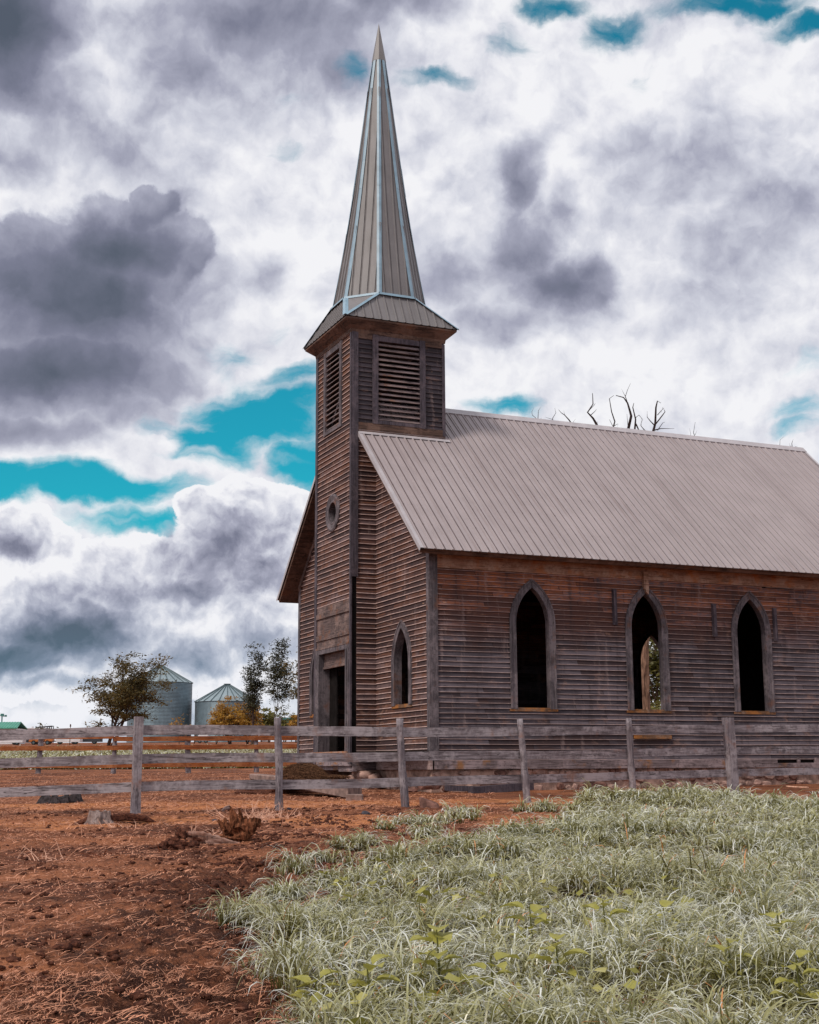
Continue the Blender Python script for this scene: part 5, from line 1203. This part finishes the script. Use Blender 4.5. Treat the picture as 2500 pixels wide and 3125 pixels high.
# ------------------------------------------------------------------ grain bins
def grainbin(px0, px1, eave, apex, depth, lab, xapex=None):
    cxp = (px0+px1)/2; R = (px1-px0)/2*depth/FPX; c = D(cxp, depth); c = c+V(0, 0, 0); zE = zat(eave, depth-R, cxp); zA = zat(apex, depth, cxp); root = empty('grain_bin', tuple(c), lab, 'grain bin')
    mb = MB(); n = 48; nz = 46; z0 = c[2]-.6
    cir = [(math.cos(2*math.pi*i/n), math.sin(2*math.pi*i/n)) for i in range(n)]
    rows = []
    for k_ in range(nz*2+1):
        z = z0+(zE-z0)*k_/(nz*2); r = R*(1 if k_ % 2 else .9935); rows.append([(c[0]+r*a, c[1]+r*b, z) for a, b in cir])
    for a, b in zip(rows[:-1], rows[1:]):
        for i in range(n): mb.poly([a[i], a[(i+1) % n], b[(i+1) % n], b[i]])
    mb.build('bin_wall', 'galv', root)
    mb = MB(); R1 = R*1.02; r0 = R*.09; zc = zE+(zA-zE)*.93
    for i in range(n):
        a, b = cir[i], cir[(i+1) % n]
        mb.poly([(c[0]+R1*a[0], c[1]+R1*a[1], zE-.02), (c[0]+R1*b[0], c[1]+R1*b[1], zE-.02), (c[0]+r0*b[0], c[1]+r0*b[1], zc), (c[0]+r0*a[0], c[1]+r0*a[1], zc)])
    for i in range(0, n, 2):
        a = cir[i]; nn = np.array((a[0]*.4, a[1]*.4, .9)); rib(mb, (c[0]+R1*a[0], c[1]+R1*a[1], zE), (c[0]+r0*a[0], c[1]+r0*a[1], zc+.02), nn/np.linalg.norm(nn), .14, .12, 1)
    rf = mb.build('roof', ['galvroof', 'galvdark'], root)
    mb = MB(); rr = R*.10; mb.tube([(c[0], c[1], zc-.1), (c[0], c[1], zc+.22)], [rr, rr], 16); mb.tube([(c[0], c[1], zc+.22), (c[0], c[1], zA)], [rr*1.25, .05], 16); mb.build('roof_cap', 'galvdark', rf)
    return root, c, R, zE
M['galv'] = plain('galvanised_bin_wall', (.135, .19, .225), .5, .4, .16, .8, .35)
M['galvroof'] = plain('galvanised_bin_roof', (.22, .28, .31), .5, .4, .12, .8, .2)
M['galvdark'] = plain('dark_bin_ribs', (.075, .11, .125), .5, .4)
grainbin(388, 580, 2079, 2030, 237, 'taller round galvanised grain bin partly hidden by the broad tree')
grainbin(594, 786, 2138, 2087, 236, 'shorter round galvanised grain bin behind yellow bushes')

# ------------------------------------------------------------------ farmyard far left and right
M['white'] = plain('chalky_white_paint', (.62, .60, .62), .6, .3, .1, 1); M['greenmetal'] = plain('green_roof_metal', (.07, .26, .19), .5, .4, .12, 1.5)
M['tealmetal'] = plain('teal_painted_metal', (.05, .17, .16), .5, .4, .3, 1.5); M['darkpaint'] = plain('dark_vehicle_paint', (.025, .028, .035), .4, .5); M['orangepaint'] = plain('orange_machine_paint', (.42, .13, .03), .5, .4, .2, 2)
M['glass'] = plain('dark_glass', (.02, .025, .03), .1, .5, .1); M['tyre'] = plain('tyre_rubber', (.02, .02, .02), .9, .2); M['pinkwall'] = plain('pale_pink_siding', (.52, .43, .44), .7, .3, .08, 1)
def frame(px, depth):
    c = D(px, depth); return c, (lambda l, s, z: c+V(l, z, s))
def hexal(mb, f, l0, l1, s0, s1, z0, z1, mi=0, tl=0.0):
    mb.hexa([f(l0, s0, z0), f(l1, s0, z0), f(l1, s1, z0), f(l0, s1, z0), f(l0+tl, s0, z1), f(l1-tl, s0, z1), f(l1-tl, s1, z1), f(l0+tl, s1, z1)], mi)
def wheel(f, l, s, r, parent, w=.25):
    mb = MB(); s += .10; mb.tube([f(l, s, r), f(l, s+w, r)], [r, r], 16); t_ = mb.build('tyre', 'tyre', parent)
    mb = MB(); mb.tube([f(l, s-.015, r), f(l, s+w*.5, r)], [r*.5, r*.5], 12); mb.build('rim', 'galvdark', t_)
# green roofed shed
dp = 215; m_px = FPX/dp; c, f = frame(-18, dp); root = empty('shed', tuple(c), 'white shed with a green metal roof at the left edge', 'shed'); ht = zat(2223, dp, 20)-c[2]; hr = zat(2204, dp, 20)-c[2]
mb = MB(); hexal(mb, f, -3, 3.35, 0, 5, -.5, ht); mb.build('wall', 'white', root)
mb = MB(); mb.hexa([f(-3.3, -.4, ht-.05), f(3.55, -.4, ht-.05), f(3.3, 2.5, hr), f(-3.3, 2.5, hr), f(-3.3, -.4, ht+.1), f(3.55, -.4, ht+.1), f(3.3, 2.5, hr+.12), f(-3.3, 2.5, hr+.12)])
mb.hexa([f(-3.3, 5.4, ht-.05), f(3.55, 5.4, ht-.05), f(3.3, 2.5, hr), f(-3.3, 2.5, hr), f(-3.3, 5.4, ht+.1), f(3.55, 5.4, ht+.1), f(3.3, 2.5, hr+.12), f(-3.3, 2.5, hr+.12)])
for i in range(16): rib(mb, f(-3.2+i*.43, -.4, ht+.1), f(-3.2+i*.43, 2.5, hr+.12), (0, 0, 1), .08, .06)
mb.build('roof', 'greenmetal', root)
mb = MB(); hexal(mb, f, .6, 1.9, -.03, .0, ht-.75, ht-.35); mb.build('window', 'glass', root)
# yard light pole
c, f = frame(1, 222); h = zat(2178, 222, 1)-c[2]; root = empty('yard_light', tuple(c), 'teal yard light pole behind the green roofed shed', 'yard light')
mb = MB(); mb.tube([f(0, 0, -.3), f(0, 0, h-.4)], [.13, .10], 8); mb.build('pole', 'tealmetal', root); mb = MB(); hexal(mb, f, -.3, .35, -.2, .2, h-.4, h, 0, .12); mb.tube([f(.2, 0, h-.5), f(.6, 0, h-.3)], [.04, .04], 5); hexal(mb, f, .45, .75, -.1, .1, h-.5, h-.2); mb.build('lamp_head', 'tealmetal', root)
# long low pink building
c, f = frame(85, 240); ht = zat(2224, 240, 85)-c[2]; root = empty('farm_building', tuple(c), 'long low pale pink farm building beyond the vehicles', 'building')
mb = MB(); hexal(mb, f, -1.5, 2.9, 0, 6, -.5, ht); mb.build('wall', 'pinkwall', root); mb = MB(); hexal(mb, f, -1.6, 3.0, -.1, 6.1, ht, ht+.13); mb.tube([f(0.05, 2, ht+.1), f(0.05, 2, ht+.45)], [.2, .2], 8); mb.build('roof', 'white', root)
mb = MB(); hexal(mb, f, .4, .8, -.03, 0, ht-.7, ht-.4); mb.build('window', 'glass', root)
# old machine frame with a cab roof
c, f = frame(130, 205); root = empty('old_machine', tuple(c), 'dark open framed old farm machine standing on the field edge', 'machine'); h = zat(2215, 205, 130)-c[2]; h2 = zat(2233, 205, 130)-c[2]
mb = MB()
for l in (-1.15, -.5, .55, 1.15): mb.bar(f(l, 0, h2-.2), f(l, 0, h-.05), .12, .12, (0, 1, 0)); mb.bar(f(l, 1.2, h2-.2), f(l, 1.2, h-.15), .12, .12, (0, 1, 0))
mb.hexa([f(-1.2, -.1, h-.28), f(1.2, -.1, h-.1), f(1.2, 1.3, h-.1), f(-1.2, 1.3, h-.28), f(-1.2, -.1, h-.16), f(1.2, -.1, h+.02), f(1.2, 1.3, h+.02), f(-1.2, 1.3, h-.16)]); mb.build('cab_frame', 'darkpaint', root)
mb = MB(); hexal(mb, f, -1.35, 1.3, -.2, 1.6, .7, h2-.15); mb.build('machine_body', 'darkpaint', root); mb = MB(); hexal(mb, f, -.4, .3, .2, .9, h2-.15, h2+.45, 0, .1); mb.build('seat', 'rock', root)
for l in (-.9, .9): wheel(f, l, -.35, .5, root)
# vehicles on the field edge
def vehicle(px, depth, ln, hb, hc, paint, lab, cat, cab=(.1, .5), kind='pickup_truck', wr=.38, z0=.35):
    c, f = frame(px, depth); root = empty(kind, tuple(c), lab, cat); mb = MB(); hexal(mb, f, -ln/2, ln/2, 0, 1.8, z0, hb); mb.build('body', paint, root)
    a, b = -ln/2+ln*cab[0], -ln/2+ln*cab[1]; mb = MB(); hexal(mb, f, a, b, .1, 1.7, hb, hc, 0, .22); mb.build('cab', paint, root)
    mb = MB(); mb.hexa([f(a+.18, .07, hb+.06), f(b-.18, .07, hb+.06), f(b-.18, .1, hb+.06), f(a+.18, .1, hb+.06), f(a+.28, .09, hc-.12), f(b-.28, .09, hc-.12), f(b-.28, .12, hc-.12), f(a+.28, .12, hc-.12)]); mb.build('side_window', 'glass', root)
    for l in (-ln*.32, ln*.32): wheel(f, l, -.06, wr, root)
    return root
vehicle(18, 196, 4.6, 1.0, 1.65, 'white', 'white parked car half hidden by the fence rail at the left edge', 'car', (.25, .8), 'parked_car')
vehicle(72, 200, 4.4, 1.05, 1.7, 'darkpaint', 'dark parked pickup between the white car and the orange machine', 'pickup truck')
vehicle(205, 203, 3.6, 1.1, 1.8, 'white', 'white fronted old truck right of the orange machine', 'truck', (.0, .45), 'old_truck')
vehicle(255, 206, 4.8, 1.0, 1.75, 'darkpaint', 'dark old car at the right end of the vehicle row', 'car', (.25, .75), 'parked_car')
vehicle(618, 212, 1.5, 1.2, 1.75, 'white', 'small white vehicle in front of the shorter grain bin', 'vehicle', (.1, .9), 'utility_vehicle', .3)
c, f = frame(122, 198); root = empty('farm_implement', tuple(c), 'orange farm implement parked under the old machine frame', 'machine')
mb = MB(); hexal(mb, f, -1.7, -.15, 0, 1.4, .45, 1.15, 0, .15); hexal(mb, f, .1, 1.7, 0, 1.4, .5, 1.2, 0, .1); mb.build('hopper', 'orangepaint', root)
mb = MB(); mb.bar(f(-1.9, .7, .5), f(2.0, .7, .5), .15, .15); mb.build('hitch_bar', 'darkpaint', root)
for l in (-1.0, 1.0): wheel(f, l, -.1, .32, root)
# poles, sheds at the right
c, f = frame(212, 190); h = zat(2210, 190, 212)-c[2]; mb = MB(); mb.tube([f(0, 0, -.2), f(0, 0, h)], [.06, .04], 6); mb.tube([f(0, 0, h-.35), f(0, 0, h)], [.12, .08], 6); o = mb.build('thin_pole', 'bark', loc=tuple(c)); tag(o, 'thin dark pole standing alone on the field edge', 'pole')
c, f = frame(809, 245); h = zat(2208, 245, 809)-c[2]; root = empty('small_shed', tuple(c), 'small white shed behind the slender trees', 'shed'); mb = MB(); hexal(mb, f, -.85, .8, 0, 2, -.3, h-.1); mb.build('wall', 'white', root); mb = MB(); hexal(mb, f, -.95, .9, -.1, 2.1, h-.1, h); mb.build('roof', 'pinkwall', root)
c, f = frame(866, 235); h = zat(2190, 235, 866)-c[2]; root = empty('green_hopper', tuple(c), 'dark green metal hopper on legs beside the church wall', 'hopper'); mb = MB(); hexal(mb, f, -1.4, 1.4, 0, 2.5, h-1.0, h, 0, .0); hexal(mb, f, -.5, 1.1, .2, 2.3, h-1.7, h-1.0, 0, -.2); mb.build('tank', 'tealmetal', root)
mb = MB()
for l in (-1.3, .0, 1.3): mb.bar(f(l, .1, -.3), f(l, .1, h-1.0), .12, .12, (0, 1, 0))
mb.build('leg_frame', 'tealmetal', root)
